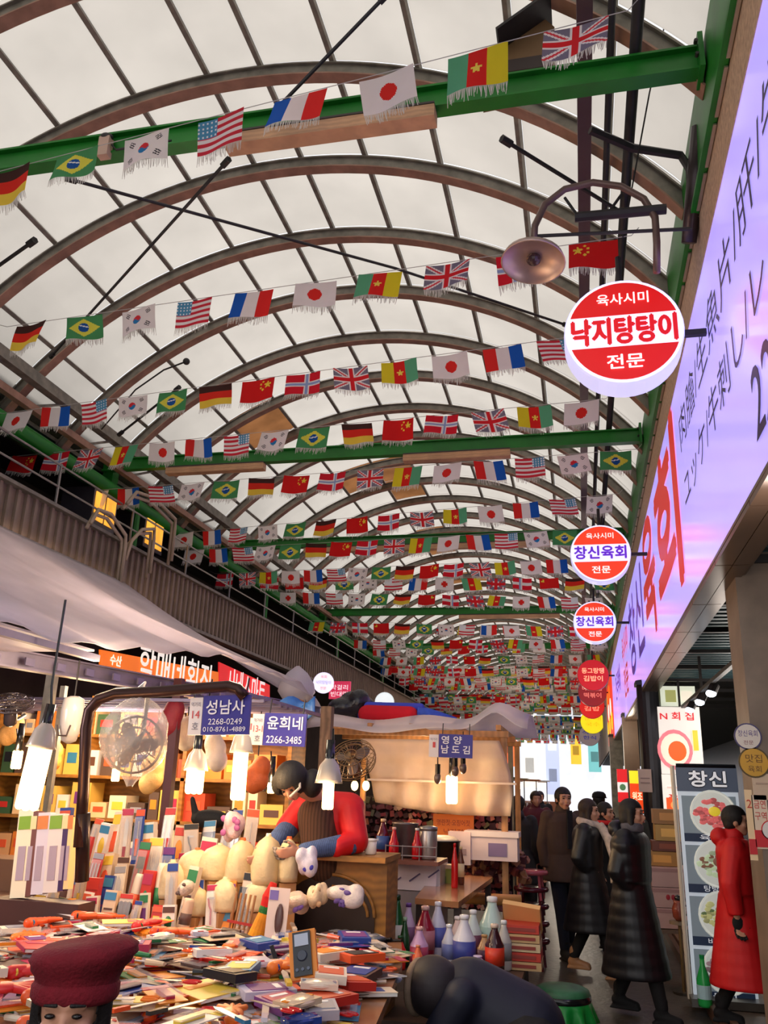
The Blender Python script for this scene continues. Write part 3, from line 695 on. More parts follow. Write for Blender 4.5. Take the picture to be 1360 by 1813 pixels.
def hair_blob(par,c,s,style,mat,vox=.009):
    c=Vector(c); m=MB(); m.ell(c+V(0,.022,.032)*s,(.09*s,.102*s,.098*s),n=20,m=14)
    if style=='bob': m.ell(c+V(0,.045,-.03)*s,(.09*s,.075*s,.1*s)); m.cap(c+V(-.07,0,.03)*s,c+V(-.074,.0,-.09)*s,.03*s,.024*s); m.cap(c+V(.07,0,.03)*s,c+V(.074,.0,-.09)*s,.03*s,.024*s)
    if style=='long': m.ell(c+V(0,.06,-.08)*s,(.085*s,.055*s,.14*s)); m.cap(c+V(-.068,.0,.03)*s,c+V(-.072,.01,-.16)*s,.028*s,.022*s); m.cap(c+V(.068,.0,.03)*s,c+V(.072,.01,-.16)*s,.028*s,.022*s)
    if style=='short': m.ell(c+V(0,.05,-.015)*s,(.08*s,.062*s,.07*s))
    def post(v):
        p=v.co-c
        if p.y<-.035*s and p.z<.052*s and abs(p.x)<.064*s: v.co.y=c.y+(.0)*s
    return blob('hair',m,vox*s,mat,par,3,post)
def person(name,label,loc,rz,H=1.65,coat=PUFF,hem=.42,style='bob',hairm=HAIR,walk=1,quilt=.03,wide=1.,trousers=BLK,shoes=BLK,lean=0,glove=False,hood=True,vox=.012,heels=False,arm='down',coatname='padded_coat',group=None,cap_=None,simple=False):
    s=H/1.66; body=MB(); yl=-lean
    hc=V(0,yl-.035,1.535)*s
    head_prims(body,hc,s)
    body.cap(V(0,yl*.9+.01,1.36)*s,hc+V(0,.012,-.07)*s,.05*s,.046*s)
    body.cap(V(0,yl*.4,1.0)*s,V(0,yl*.8,1.26)*s,.105*s,.115*s); body.cap(V(-.1,0,.93)*s,V(.1,0,.93)*s,.09*s,.09*s); body.cap(V(-.14,yl*.9,1.35)*s,V(.14,yl*.9,1.35)*s,.05*s,.05*s)
    ft=[]
    for q in(-1,1):
        f=-.26*walk if q<0 else .24*walk; kn=V(q*.085,(f*.45-.05*walk),.47); an=V(q*.08,f,.085+(.05*walk if f>0 else 0))
        body.cap(V(q*.09,0,.88)*s,kn*s,.078*s,.055*s); body.cap(kn*s,an*s,.052*s,.036*s); body.cap(an*s+V(0,.02,-.02)*s,an*s+V(0,-.12,-.055)*s,.036*s,.026*s)
        ft.append((kn,an))
    arms=[]
    for q in(-1,1):
        sh=V(q*.17,yl*.9,1.345); sw=(.1*walk if q<0 else -.08*walk)
        el=V(q*.225,yl*.8+sw*.6,1.075); wr=V(q*.215,yl*.7+sw-.06,.845)
        if arm=='pocket': el=V(q*.24,.06+yl*.5,1.09); wr=V(q*.15,-.02+yl*.5,.98)
        if arm=='front': el=V(q*.23,-.05,1.08); wr=V(q*.09,-.24,1.06)
        arms.append((sh,el,wr)); body.cap(sh*s,el*s,.05*s,.04*s); body.cap(el*s,wr*s,.038*s,.026*s)
        hand(body,wr*s,(wr-el) if arm!='front' else V(-q*.8,-.3,0),V(-q*.3,-1,0),s,.55)
    b=blob(name,body,vox*.8,SKIN,None,2); b.location=loc; b.rotation_euler=(0,0,rz); tag(b,label,'person',group)
    if not simple: face_parts(b,hc,s,hairm)
    if style!='none': hair_blob(b,hc,s,style,hairm,.009 if not simple else .014)
    if cap_: MB().lathe([(.105*s,-.0),(.108*s,.02),(.1*s,.06),(.07*s,.09),(.02,.1)],18,hc+V(0,.015,.05)*s).ell(hc+V(0,-.1,.055)*s,(.07*s,.06*s,.008)).build('cap',cap_,b,True)
    # trousers and shoes
    m=MB(); m.cap(V(-.1,0,.9)*s,V(.1,0,.9)*s,.1*s,.1*s)
    for q,(kn,an) in zip((-1,1),ft): m.cap(V(q*.09,0,.86)*s,kn*s,.095*s,.072*s); m.cap(kn*s,(an+V(0,0,.03))*s,.07*s,.052*s)
    blob('trousers',m,vox,trousers,b,2)
    for kn,an in ft:
        m=MB(); m.cap(an*s+V(0,.025,-.03)*s,an*s+V(0,-.13,-.058)*s,.044*s,.034*s); m.cap(an*s,an*s+V(0,0,.07)*s,.046*s,.05*s)
        if heels: m.cyl(an*s+V(0,.045,-.02)*s,V(an.x,an.y+.05,an.z-.083)*s,.02*s,.012*s)
        m.box((an*s+V(0,-.045,-.083)*s),(.08*s,.24*s,.018*s))
        blob('shoe',m,.011,shoes,b,2)
    # coat
    m=MB(); secs=[]; h0=hem; n=26; lv=46
    for i in range(lv+1):
        z=h0+(1.40-h0)*i/lv; t=(z-h0)/(1.40-h0)
        if z<1.0: u=(1.0-z)/(1.0-h0+1e-6); wx=.20+.05*u*wide; wy=.145+.085*u*wide+.03*walk*u
        elif z<1.30: u=(z-1.0)/.3; wx=.20+.03*u; wy=.145+.005*u
        else: u=(z-1.30)/.10; wx=.23-.12*u*u; wy=.15-.05*u*u
        wx*=wide if z>1 else 1; f=1+quilt*abs(math.sin(PI*z/.095))-(.02 if z-h0<.02 else 0)
        cy=yl*max(0,(z-.8)/.6)+(.01 if z<1 else 0)
        secs.append([V(wx*f*math.cos(2*PI*k/n),cy+wy*f*math.sin(2*PI*k/n),z)*s for k in range(n)])
    m.loft(secs)
    for sh,el,wr in arms:
        pts=[];rr=[]; N_=9
        for i in range(N_): 
            t=i/(N_-1); pts.append((sh.lerp(el,t))*s); rr.append((.082-.012*t)*(1+quilt*abs(math.sin(t*8)))*s*min(wide,1.1))
        for i in range(1,N_):
            t=i/(N_-1); pts.append((el.lerp(wr,t*.96))*s); rr.append((.07-.016*t)*(1+quilt*abs(math.sin(t*8)))*s*min(wide,1.1))
        m.tube(pts,rr,n=12); m.ell(sh*s,(.084*s,.085*s,.08*s))
    m.cap(V(-.0,yl*.9+.015,1.37)*s,V(0,yl+.0,1.43)*s,.088*s,.078*s,n=14)
    if hood: m.ell(V(0,yl+.11,1.41)*s,(.115*s,.075*s,.075*s),rot=(R(25),0,0))
    blob(coatname,m,vox*.85,coat,b,2)
    if glove:
        for (sh,el,wr),q in zip(arms,(-1,1)):
            m=MB(); hand(m,wr*s,wr-el,V(-q*.3,-1,0),s*1.16,.6); blob('glove',m,.0055,BLK,b,1)
    return b,hc,s
G0=0.002
# woman in black coat, nearest walker
b,hc,s=person('person','woman in a long black quilted coat, dark bob, nearest walker in the lane',(.37,7.95,G0),R(72),1.66,PUFF,.30,'bob',HAIR,.75,.03,1.28,arm='pocket',glove=False)
m=MB(); m.lathe([(.085,-.04),(.1,-.01),(.1,.03),(.085,.05)],18,hc+V(0,.02,-.12)); m.build('grey_knit_collar',M('grey_knit',(96,92,98),rough=.9,noise=.3,scale=30),b,True)
# woman with scarf behind
b,hc,s=person('person','brown-haired woman with a long cream scarf, black coat and tan heeled boots',(.02,9.5,G0),R(80),1.64,PUFF,.40,'long',HAIRB,.8,.02,1.15,arm='pocket',shoes=M('tan_leather',(176,128,88),rough=.45),heels=True,hood=False)
SCF=M('cream_woven_scarf',(212,192,176),rough=.9,noise=.25,scale=25,bump=.4)
m=MB(); m.tube([hc+V(.09*math.cos(a),.02+.085*math.sin(a),-.115+.02*math.sin(a)) for a in [i*PI/6 for i in range(13)]],.042,n=10)
m.tube([hc+V(-.03,-.10,-.12),hc+V(-.08,-.19,-.25),hc+V(-.1,-.24,-.42),hc+V(-.1,-.25,-.66)],[.04,.055,.05,.062],n=10); m.tube([hc+V(.0,-.1,-.14),hc+V(.01,-.2,-.27),hc+V(.02,-.24,-.45)],[.035,.045,.05],n=10)
blob('scarf',m,.011,SCF,b,2)
# man
b,hc,s=person('person','man with short black hair in a brown jacket, facing the viewer',(-.24,10.4,G0),R(24),1.75,BROWN,.72,'short',HAIR,.5,.0,1.0,hood=False,coatname='jacket',shoes=BLK,trousers=M('dark_blue_denim',(22,26,44),rough=.9))
m=MB(); m.box(hc+V(0,-.142,-.3)*s,(.06,.03,.4),(24,22,30)); m.build('dark_shirt_front',CLOTH,b)
b,hc,s=person('person','short-haired woman with a red collar, between the scarf woman and nearest walker',(.22,10.9,G0),R(62),1.60,BLK,.6,'short',HAIR,.4,.01,1.0,hood=False)
MB().lathe([(.08,-.03),(.1,0),(.092,.035)],16,hc+V(0,.015,-.12)).build('red_collar',REDC,b,True)
b,hc,s=person('person','dark-clothed man seen from behind at the left of the crowd',(-.83,11.6,G0),R(170),1.64,M('charcoal_coat',(30,28,32),rough=.7),.6,'short',HAIR,.3,.01,1.,simple=True,vox=.016)
MB().tube([V(.1,.16,1.2),V(.1,.2,.9)],.02).build('bag_strap',BLK,b)
person('person','person in dark clothes with a black peaked cap, behind the woman with the scarf',(.22,14.2,G0),R(150),1.70,BLK,.6,'short',HAIR,.3,.0,1.,simple=True,vox=.018,cap_=BLK)
person('person','dark-haired person farther off just right of the one in a cap',(.60,12.7,G0),R(190),1.62,M('dark_olive_coat',(44,42,38),rough=.8),.6,'short',HAIR,.3,.0,1.,simple=True,vox=.018)
person('person','person in a maroon coat far off, left of the man in brown',(-.75,14.4,G0),R(20),1.70,M('maroon_coat',(96,30,40),rough=.8),.6,'short',HAIRB,.3,.0,1.,simple=True,vox=.018)
person('person','most distant walker in a dark coat at the street end',(-.9,19.,G0),R(10),1.70,BLK,.6,'short',HAIR,.3,.0,1.,simple=True,vox=.02)
person('person','distant walker in a dull green coat near the stalls',(-1.6,16.4,G0),R(40),1.64,M('dull_green_coat',(60,72,58),rough=.8),.6,'short',HAIR,.3,.0,1.,simple=True,vox=.02)
# woman in red, right
b,hc,s=person('person','woman in a long bright red hooded coat and black gloves, walking behind the pillar',(1.13,7.5,.06),R(80),1.58,REDC,.32,'short',HAIR,.85,.012,1.15,glove=True,arm='down')
# shopper in beret, front left (seated low, head and shoulders)
p=at(126,1792,2.15); hz=p.z
b=MB(); c=V(0,0,0); head_prims(b,c,1.02); b.cap((0,.03,-.19),(0,.01,-.07),.052,.048); b.cap((-.15,.04,-.24),(.15,.04,-.24),.07,.07); b.cap((0,.06,-.3),(0,.1,-.62),.14,.15)
for q in(-1,1): b.cap((q*.18,.04,-.26),(q*.24,0,-.52),.055,.045); b.cap((q*.24,0,-.52),(q*.1,-.22,-.6),.042,.03); hand(b,V(q*.1,-.22,-.6),V(-q*.5,-.7,-.1),V(0,0,1),1,.5)
for q in(-1,1): b.cap((q*.1,.05,-.66),(q*.13,-.38,-.66),.09,.065); b.cap((q*.13,-.38,-.66),(q*.13,-.34,-hz+.09),.06,.04); b.cap((q*.13,-.32,-hz+.06),(q*.13,-.46,-hz+.035),.035,.026)
w_=blob('person',b,.008,SKIN,None,2); w_.location=p; w_.rotation_euler=(0,0,R(18)); tag(w_,'seated woman in a dark red ribbed beret, cropped by the bottom left corner','person')
face_parts(w_,c,1.02)
hair_blob(w_,c,1.04,'long',HAIR,.008)
BER=M('dark_red_wool',(122,10,30),rough=.9,noise=.25,scale=18,bump=.5)
secs=[]
for i in range(15):
    t=i/14; z=.035+.125*math.sin(t*PI/2); rr=[.096,.1,.101,.104,.111,.12,.127,.131,.131,.127,.118,.104,.083,.055,.02][i]; off=.012*i/14
    secs.append([V((rr+.003*math.sin(i*3))*math.cos(2*PI*k/28)+off*1.6,.02+(rr*.98)*math.sin(2*PI*k/28)+off,z+.01*math.cos(2*PI*k/28)) for k in range(28)])
bb=MB().loft(secs).build('beret',BER,w_,True)
MB().lathe([(.100,0),(.107,.01),(.107,.035),(.1,.045)],28,(0,.02,.025)).build('beret_band',BER,w_,True)
m=MB(); m.cap((0,.06,-.25),(0,.1,-.66),.19,.2,n=18); m.cap((-.15,.05,-.24),(.15,.05,-.24),.1,.1)
for q in(-1,1): m.cap((q*.19,.04,-.27),(q*.25,0,-.53),.085,.07); m.cap((q*.25,0,-.53),(q*.11,-.2,-.59),.065,.05)
m.ell((0,.03,-.15),(.1,.09,.05)); blob('dark_coat',m,.014,BLK,w_,3)
m=MB(); m.cap((-.08,.05,-.68),(.08,.05,-.68),.15,.15)
for q in(-1,1): m.cap((q*.1,.05,-.68),(q*.13,-.38,-.67),.115,.085); m.cap((q*.13,-.38,-.67),(q*.13,-.34,-hz+.12),.08,.06)
blob('trousers',m,.016,BLK,w_,2)
for q in(-1,1): MB().cap((q*.13,-.31,-hz+.055),(q*.13,-.48,-hz+.045),.045,.038).build('shoe',BLK,w_,True)
st=thing('low_stool','low dark stool under the seated woman in the beret','stool',(p.x,p.y+.05,0),R(18))
MB().cyl((0,0,hz-.9),(0,0,hz-.84),.17,n=20,col=(60,40,40)).build('seat',GLOSS,st)
for q in range(4): MB().cyl((.12*math.cos(q*PI/2+.8),.12*math.sin(q*PI/2+.8),.0),(.1*math.cos(q*PI/2+.8),.1*math.sin(q*PI/2+.8),hz-.9),.015,n=8).build('leg',DARK,st)
# stallholder bending over goods
p=at(552,1392,5.95); platz=.33
P_=lambda x,y,z:V(x,y,z)
hc=V(-.06,-.28,0.02); b=MB(); B2=MB(); head_prims(B2,V(0,0,0),1.)
qh=Euler((R(52),R(-10),R(-12))).to_matrix()
b.add([qh@Vector(v)+hc for v in B2.v],B2.f)
b.cap(hc+V(.02,.06,-.03),(.1,.1,-.1),.05,.055); b.cap((-.05,.1,-.12),(.25,.12,-.14),.07,.07); b.cap((.1,.14,-.2),(.16,.3,-.52),.12,.13)
for q,(x,y,z) in((-1,(-.16,.02,-.3)),(1,(.33,.0,-.34))):
    sh=V(.1+q*.17,.1,-.13); el=V(x,y,z); wr=V(-.22,-.26,-.42) if q<0 else V(.03,-.30,-.40)
    b.cap(sh,el,.052,.042); b.cap(el,wr,.04,.028); hand(b,wr,wr-el,V(0,0,1) if q<0 else V(0,-.3,1),1,.6)
base=platz-p.z
for q in(-1,1): b.cap((.17+q*.09,.32,-.55),(.17+q*.1,.3,-1.0),.08,.055); b.cap((.17+q*.1,.3,-1.0),(.17+q*.1,.34,base+.1),.052,.036); b.cap((.17+q*.1,.36,base+.06),(.17+q*.1,.22,base+.035),.035,.026)
v_=blob('person',b,.009,SKIN,None,2); v_.location=p; tag(v_,'stallholder with a black hair bun in a red jacket, bending over the goods','person')
m=MB(); m.ell(hc+V(0,.0,.025),(.115,.115,.12),n=20,m=14); m.ell(hc+V(.13,.07,.0),(.07,.08,.095)); m.ell(hc+V(-.08,.0,-.01),(.055,.06,.075))
def post(v):
    pp=qh.inverted()@(v.co-hc)
    if pp.y<-.045 and pp.z<.04 and abs(pp.x)<.06: v.co=qh@Vector((pp.x,.0,pp.z))+hc
blob('hair',m,.009,HAIR,v_,2,post)
for q in(-1,1): MB().ell(qh@V(q*.031,-.077,.008)+hc,(.012,.009,.007)).build('eye',EYE,v_,True)
m=MB(); m.ell(qh@V(0,-.09,-.058)+hc,(.02,.007,.006)); m.build('mouth',LIP,v_,True)
MB().tube([hc+V(.075,-.05,.03),hc+V(.09,-.075,-.03),hc+V(.04,-.12,-.09)],.009,col=(210,196,180)).build('pale_headband',CLOTH,v_,True)
m=MB(); m.cap((-.05,.1,-.13),(.24,.13,-.15),.11,.12,n=16); m.cap((.1,.15,-.22),(.17,.3,-.6),.17,.19,n=18); m.cap((-.08,.09,-.14),(-.17,.02,-.28),.09,.08); m.cap((.26,.09,-.16),(.335,.0,-.34),.1,.085); m.cap((.335,.0,-.34),(.24,-.12,-.38),.08,.07)
blob('red_jacket',m,.012,REDC,v_,3)
SLV=M('blue_ribbed_oversleeve',(84,104,150),rough=.85,noise=.3,scale=40,wave=(26,1,'X',.3))
for a,c in((V(-.155,.02,-.28),V(-.22,-.24,-.41)),(V(.30,-.05,-.36),V(.06,-.28,-.40))):
    m=MB(); m.cap(a,c,.072,.05,n=14); blob('oversleeve',m,.009,SLV,v_,2)
m=MB(); hand(m,V(.03,-.30,-.40),V(-1,-.6,-.2),V(0,-.3,1),1.15,.6); blob('patterned_glove',m,.006,M('black_white_pattern',(150,140,132),rough=.9,noise=.9,scale=45),v_,1)
MB().cap((.04,.0,-.2),(.1,.04,-.5),.13,.13).build('striped_vest',M('brown_striped_cloth',(96,62,44),rough=.9,wave=(14,1,'X',.5)),v_,True)
m=MB(); m.cap((.08,.32,-.6),(.26,.32,-.6),.15,.15)
for q in(-1,1): m.cap((.17+q*.09,.32,-.6),(.17+q*.1,.3,-1.),.1,.075); m.cap((.17+q*.1,.3,-1.),(.17+q*.1,.34,base+.08),.072,.06)
blob('trousers',m,.016,BLK,v_,2)
for q in(-1,1): MB().cap((.17+q*.1,.36,base+.05),(.17+q*.1,.2,base+.045),.044,.04).build('shoe',BLK,v_,True)
pl=MB().box((p.x+.1,p.y+.35,platz/2-.01),(1.6,.8,platz-.03),(70,52,40)).build('wooden_platform',PRINT); tag(pl,'low wooden platform the stallholder stands on behind the goods','platform')
# crouched figure in navy down jacket, front centre
p=at(872,1790,5.0); p.z=.58; fl=-p.z+.045
b=MB(); head_prims(b,V(-.30,-.14,.12),1.); b.cap((-.24,-.08,.12),(-.16,0,.14),.05,.055); b.cap((-.1,0,.08),(.12,.03,-.06),.12,.14)
for q in(-1,1):
    b.cap((-.12,q*.17,.12),(-.26,q*.2,-.12),.052,.042); b.cap((-.26,q*.2,-.12),(-.42,q*.1,-.2),.04,.028); hand(b,V(-.42,q*.1,-.2),V(-1,-q*.2,-.2),V(0,-q,.3),1,.6)
    b.cap((.18,q*.1,-.06),(-.22,q*.14,-.1),.085,.06); b.cap((-.22,q*.14,-.1),(-.16,q*.13,fl+.05),.055,.038); b.cap((-.14,q*.13,fl+.02),(-.28,q*.13,fl),.034,.026)
n_=blob('person',b,.012,SKIN,None,2); n_.location=p; n_.rotation_euler=(0,0,R(-8)); tag(n_,'crouched figure in a navy down jacket with the hood up, seen from behind','person')
m=MB(); m.cap((-.12,0,.07),(.15,.04,-.06),.2,.225,n=22)
for q in(-1,1): m.cap((-.12,q*.18,.1),(-.26,q*.22,-.12),.1,.08); m.cap((-.26,q*.22,-.12),(-.4,q*.11,-.19),.075,.055)
blob('navy_jacket',m,.016,NAVYC,n_,3)
m=MB(); m.ell((-.29,-.11,.13),(.15,.15,.15),n=20,m=12); m.ell((-.17,-.02,.14),(.12,.13,.1)); blob('hood',m,.014,M('brown_black_hood',(46,38,42),rough=.6,noise=.4,scale=12),n_,3,lambda v:setattr(v.co,'x',max(v.co.x,-.37)))
MB().tube([V(-.375+.02*math.cos(a),-.11+.11*math.cos(a),.12+.12*math.sin(a)) for a in [i*PI/9 for i in range(19)]],.02,n=8,col=(150,126,104)).build('fur_trim',CLOTH,n_,True)
m=MB(); m.cap((.2,-.08,-.12),(.2,.08,-.12),.19,.19)
for q in(-1,1): m.cap((.18,q*.1,-.1),(-.22,q*.14,-.12),.11,.085); m.cap((-.22,q*.14,-.12),(-.16,q*.13,fl+.09),.08,.06)
blob('trousers',m,.018,BLK,n_,2)
for q in(-1,1): MB().cap((-.13,q*.13,fl+.01),(-.29,q*.13,fl+.005),.044,.04).build('shoe',BLK,n_,True)
st=thing('folding_stool','small dark metal stool under the crouched figure in navy','stool',(p.x+.22,p.y,0))
MB().box((0,0,.22),(.3,.3,.03),(30,30,34)).build('seat',GLOSS,st)
for i in(-1,1):
    for j in(-1,1): MB().cyl((i*.14,j*.14,0),(i*.12,j*.12,.21),.012,n=8).build('leg',DARK,st)
# ================= awnings, stalls, lamps =================
SHEET=M('white_plastic_sheet',(240,234,240),rough=.35,noise=.12,scale=2,transl=.6,bump=.3)
WARMSH=M('cream_plastic_curtain',(236,214,192),rough=.4,noise=.15,scale=3,transl=.5,bump=.4)
VIO=M('violet_grey_channel',(128,118,140),rough=.45,metal=.35,noise=.2)
def sheet(name,label,cat,grid,mat,th=.006,par=None):
    """cloth from a grid of points"""
    nv,nu=len(grid),len(grid[0]); vs=[Vector(p) for r_ in grid for p in r_]; fs=[]
    for j in range(nv-1):
        for i in range(nu-1): fs.append((j*nu+i,j*nu+i+1,(j+1)*nu+i+1,(j+1)*nu+i))
    m=MB().add(vs,fs); o=m.build(name,mat,par,True,world=par is not None); md=o.modifiers.new('thickness','SOLIDIFY'); md.thickness=th
    if label: tag(o,label,cat)
    return o
g=[]
for j in range(22):
    t=j/21; r_=[]
    for i in range(60):
        y=1.5+8.5*i/59; x=-5.88+2.9*t; zl=.76+.28*min(1,max(0,(y-4.6)/2.4))-.10*max(0,(y-9)); z=E+2.48-(2.48-zl)*t-.10*math.sin(PI*t)+.02*math.sin(y*9+3*t)*t+.05*math.sin(y*2.1)*math.sin(PI*t)-.12*math.exp(-((y-6.6)/.5)**2)*t*(1-t)*3
        if i>52: z-=.02*(i-52)**1.5*t*.4
        r_.append((x,y,z))
    g.append(r_)
sheet('sloping_awning','long white plastic awning sloping down from the gallery on the left','awning',g,SHEET)
# flat under-roof sheets with ribs
t=thing('stall_roof','translucent white plastic stall roof seen from below on the left','roof',(-4.3,5,E+.86))
for k in range(3):
    y=.6+k*1.45
    MB().box((-4.25,y+.7,E+.77),(2.45,1.4,.012)).build('roof_sheet',SHEET,t,world=True)
    MB().box((-4.25,y,E+.745),(2.5,.05,.045)).build('rafter',VIO,t,world=True)
for x in(-3.0,-4.2,-5.4): MB().box((x,2.8,E+.72),(.045,4.2,.04)).build('purlin_bar',VIO,t,world=True)
def beambetween(name,label,cat,a,b,w,h,mat,extra=None):
    a=Vector(a);b=Vector(b); t=thing(name,label,cat,a); q=(b-a).to_track_quat('Y','Z').to_matrix(); L=(b-a).length; c=(a+b)/2
    MB().box(c,(w*.2,L,h),rot=q).build('web',mat,t,world=True)
    for s_ in(-1,1): MB().box(c+q@V(0,0,s_*h/2),(w,L,h*.1),rot=q).build('flange',mat,t,world=True)
    return t
bt=beambetween('channel_beam','violet-grey steel channel beam crossing the left stalls under the plastic roof','beam',at(-60,1152,4.6),at(565,1262,9.4),.09,.11,VIO)
for k in range(16):
    p=at(-60,1152,4.6).lerp(at(565,1262,9.4),.04+k*.06); MB().box(p+V(.05,-.02,-.01),(.012,.1,.05),(150,140,160)).build('slotted_plate',METAL,bt,world=True)
# posts under
def post(lab,px,py,Y,w_,mat,z1=None):
    p=at(px,py,Y); z1=z1 or E+.8; t=thing('stall_post',lab,'post',(p.x,p.y,0)); MB().box((p.x,p.y,z1/2),(w_,w_,z1)).build('shaft',mat,t,world=True); MB().box((p.x,p.y,.02),(w_*2,w_*2,.03)).build('foot',DARK,t,world=True)
post('grey square stall post at the far left behind the lamp',85,1250,6.2,.07,STEEL)
post('thin grey stall post left of the bagged fan',112,1230,7.2,.05,STEEL)
post('brown stall post right of the bagged fan',298,1400,6.6,.07,M('dark_maroon_paint',(84,36,36),rough=.5))
post('weathered wooden post behind the stallholder',575,1360,7.0,.09,M('old_wood',(140,108,84),rough=.8,noise=.4,wave=(6,5,'X',.4)),E+.62)
post('pale post at the right end of the curtained stall',905,1400,11.,.06,STEEL,E+.62)
# banners on the building under the gallery
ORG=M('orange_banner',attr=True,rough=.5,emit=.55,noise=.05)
def wall_banner(lab,pts,col,texts,X=-5.82):
    P=[atx(*q,X) for q in pts]; m=MB().poly(P,(1,0,0),.02,col); o=thing('hanging_banner',lab,'banner',P[0]); m.build('banner_cloth',ORG,o,world=True)
    for s_,px,py,px2,py2,cc in texts:
        a=atx(px,py2,X); b_=atx(px2,py,X); y0,y1=min(a.y,b_.y),max(a.y,b_.y); z0=min(a.z,b_.z); h=abs(b_.z-a.z)
        letters(MB(),s_,(X+.03,y0,z0),(0,1,0),(0,0,1),y1-y0,max(.05,h),cc,.004,.006).build('lettering',ORG,o,world=True)
    return o
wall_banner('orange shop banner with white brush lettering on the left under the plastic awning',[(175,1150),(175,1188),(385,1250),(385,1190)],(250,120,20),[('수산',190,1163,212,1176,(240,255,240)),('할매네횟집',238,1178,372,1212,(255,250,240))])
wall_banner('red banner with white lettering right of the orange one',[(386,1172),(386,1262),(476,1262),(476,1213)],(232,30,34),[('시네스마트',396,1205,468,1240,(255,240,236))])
# ---- pendant lamps ----
BULB=M('warm_fluorescent_tube',(255,214,150),emit=9,ecol=(255,205,130),noise=0)
def plight(loc,e,col=(1,.72,.40),r=.06):  # also serves added fill lights that have no lamp body
    l=bpy.data.lights.new('lamp_or_fill_light','POINT'); l.energy=e; l.color=col; l.shadow_soft_size=r; o=bpy.data.objects.new('lamp_or_fill_light',l); COL.objects.link(o); o.location=loc; return o
def cfl(lab,px,py,Y,top,ln,r=.045,e=22,shade=True,tilt=0):
    """px,py = centre of the glowing tubes"""
    p=at(px,py,Y); t=thing('pendant_lamp',lab,'lamp',p); q=Euler((0,tilt,0)).to_matrix()
    for a in range(4):
        dx,dy=r*.5*math.cos(a*PI/2+.5),r*.5*math.sin(a*PI/2+.5)
        MB().cap(q@V(dx,dy,-ln/2),q@V(dx,dy,ln/2),r*.34,r*.34,n=8).build('glowing_tube',BULB,t,True)
    if shade: MB().lathe([(.02,.16),(.03,.13),(.055,.10),(.075,.02),(.08,0),(.074,.0),(.05,.09)],20,q@V(0,0,ln/2),rot=(0,tilt,0),cols=[(190,176,160)]*7).build('reflector',GLOSS,t,True)
    MB().cyl(q@V(0,0,ln/2+.01),q@V(0,0,ln/2+.24),.032,.026,n=12,col=(22,20,20)).build('socket',GLOSS,t,True)
    tp=at(*top,Y)-p; MB().tube([q@V(0,0,ln/2+.24),tp*.5+V(.01,0,.0),tp],.007,n=6,col=(20,18,18)).build('cable',GLOSS,t)
    l=plight(V(0,-.09,0),e); l.name='lamp_or_fill_light'; l.parent=t
    return t
cfl('large glaring tube lamp under a pale reflector, far left of the goods table',60,1375,4.3,(116,1062),.30,.075,14,tilt=R(6))
cfl('glaring lamp in a plastic bowl left of the blue shop sign, over the goods',345,1382,5.3,(345,1225),.12,.07,12)
cfl('pair-height glaring lamp below the first blue shop sign',424,1372,5.5,(424,1240),.28,.06,14)
cfl('cold-white tube lamp hanging in front of the red jacket of the stallholder',581,1408,4.9,(590,1290),.13,.04,9)
cfl('lit tube lamp hanging before the plastic curtain under the third blue sign',800,1398,8.6,(800,1320),.22,.07,16,shade=False)
cfl('small lit lamp deep in the left stall beside the bagged fan',205,1372,6.8,(205,1300),.08,.04,12,shade=False)
cfl('small lit bulb on the far left behind the large lamp',30,1345,6.6,(30,1290),.12,.05,12,shade=False)
cfl('small lit lamp behind the pair-height lamp, left stall',480,1395,7.6,(480,1330),.07,.04,10,shade=False)
for k,(px,py) in enumerate(((628,1391),(648,1391),(671,1391),(722,1401))):
    p=at(px,py,10.6); t=thing('festoon_bulb',f'{ordinal(k)} from the left of the small glowing bulbs beyond the wooden post','bulb',p); MB().ell((0,0,0),(.045,.045,.06),(255,220,150)).build('glass',M('warm_bulb'),t,True); MB().cyl((0,0,.05),(0,0,.12),.02,n=8,col=(30,26,24)).build('socket',GLOSS,t); MB().tube([(0,0,.12),(0,0,E+.6-p.z)],.004,n=4).build('wire',DARK,t)
plight(at(670,1400,10.3),14)
for k,(px,py) in enumerate(((775,1378),(806,1365),(820,1360))):
    p=at(px,py,8.4); t=thing('unlit_bulb',f'{ordinal(k)} from the left of the unlit bulbs hanging under the third blue sign','bulb',p); MB().ell((0,0,0),(.035,.035,.055),(110,90,80)).build('glass',GLOSS,t,True); MB().cyl((0,0,.04),(0,0,.13),.025,n=8,col=(30,26,24)).build('socket',GLOSS,t); MB().tube([(0,0,.12),(0,0,.34)],.005,n=4).build('wire',DARK,t)
# white spare lamp with a plastic shade at left
p=at(125,1285,5.4); t=thing('unlit_pendant_lamp','unlit white plastic-covered pendant lamp between the big lamp and the bagged fan','lamp',p)
MB().lathe([(.03,.2),(.07,.18),(.08,.1),(.072,-.02),(.05,-.1),(.01,-.12)],18,(0,0,0),cols=[(200,190,180)]*6).build('cover',GLOSS,t,True); MB().tube([(-.05,-.08,.0),(-.03,-.08,-.07),(.03,-.08,-.07),(.05,-.08,.0)],.006,col=(90,80,80)).build('guard',METAL,t); MB().tube([(0,0,.2),(0,0,.45)],.006,n=6).build('cable',DARK,t)
# dark pipe hoop
t=thing('pipe_hoop','dark bent steel pipe frame arching over the left stall beside the bagged fan','frame',at(148,1430,4.7))
MB().tube([at(x,y,4.7) for x,y in((140,1500),(148,1400),(152,1290),(158,1258),(175,1238),(205,1228),(280,1225),(350,1219),(405,1215),(422,1220),(434,1235))],.033,n=12,col=(66,44,40)).build('bent_pipe',METAL,t,True,world=True)
MB().tube([at(148,1440,4.7),at(145,1560,4.75)],.04,n=10,col=(50,36,34)).build('sleeve',METAL,t,True,world=True)
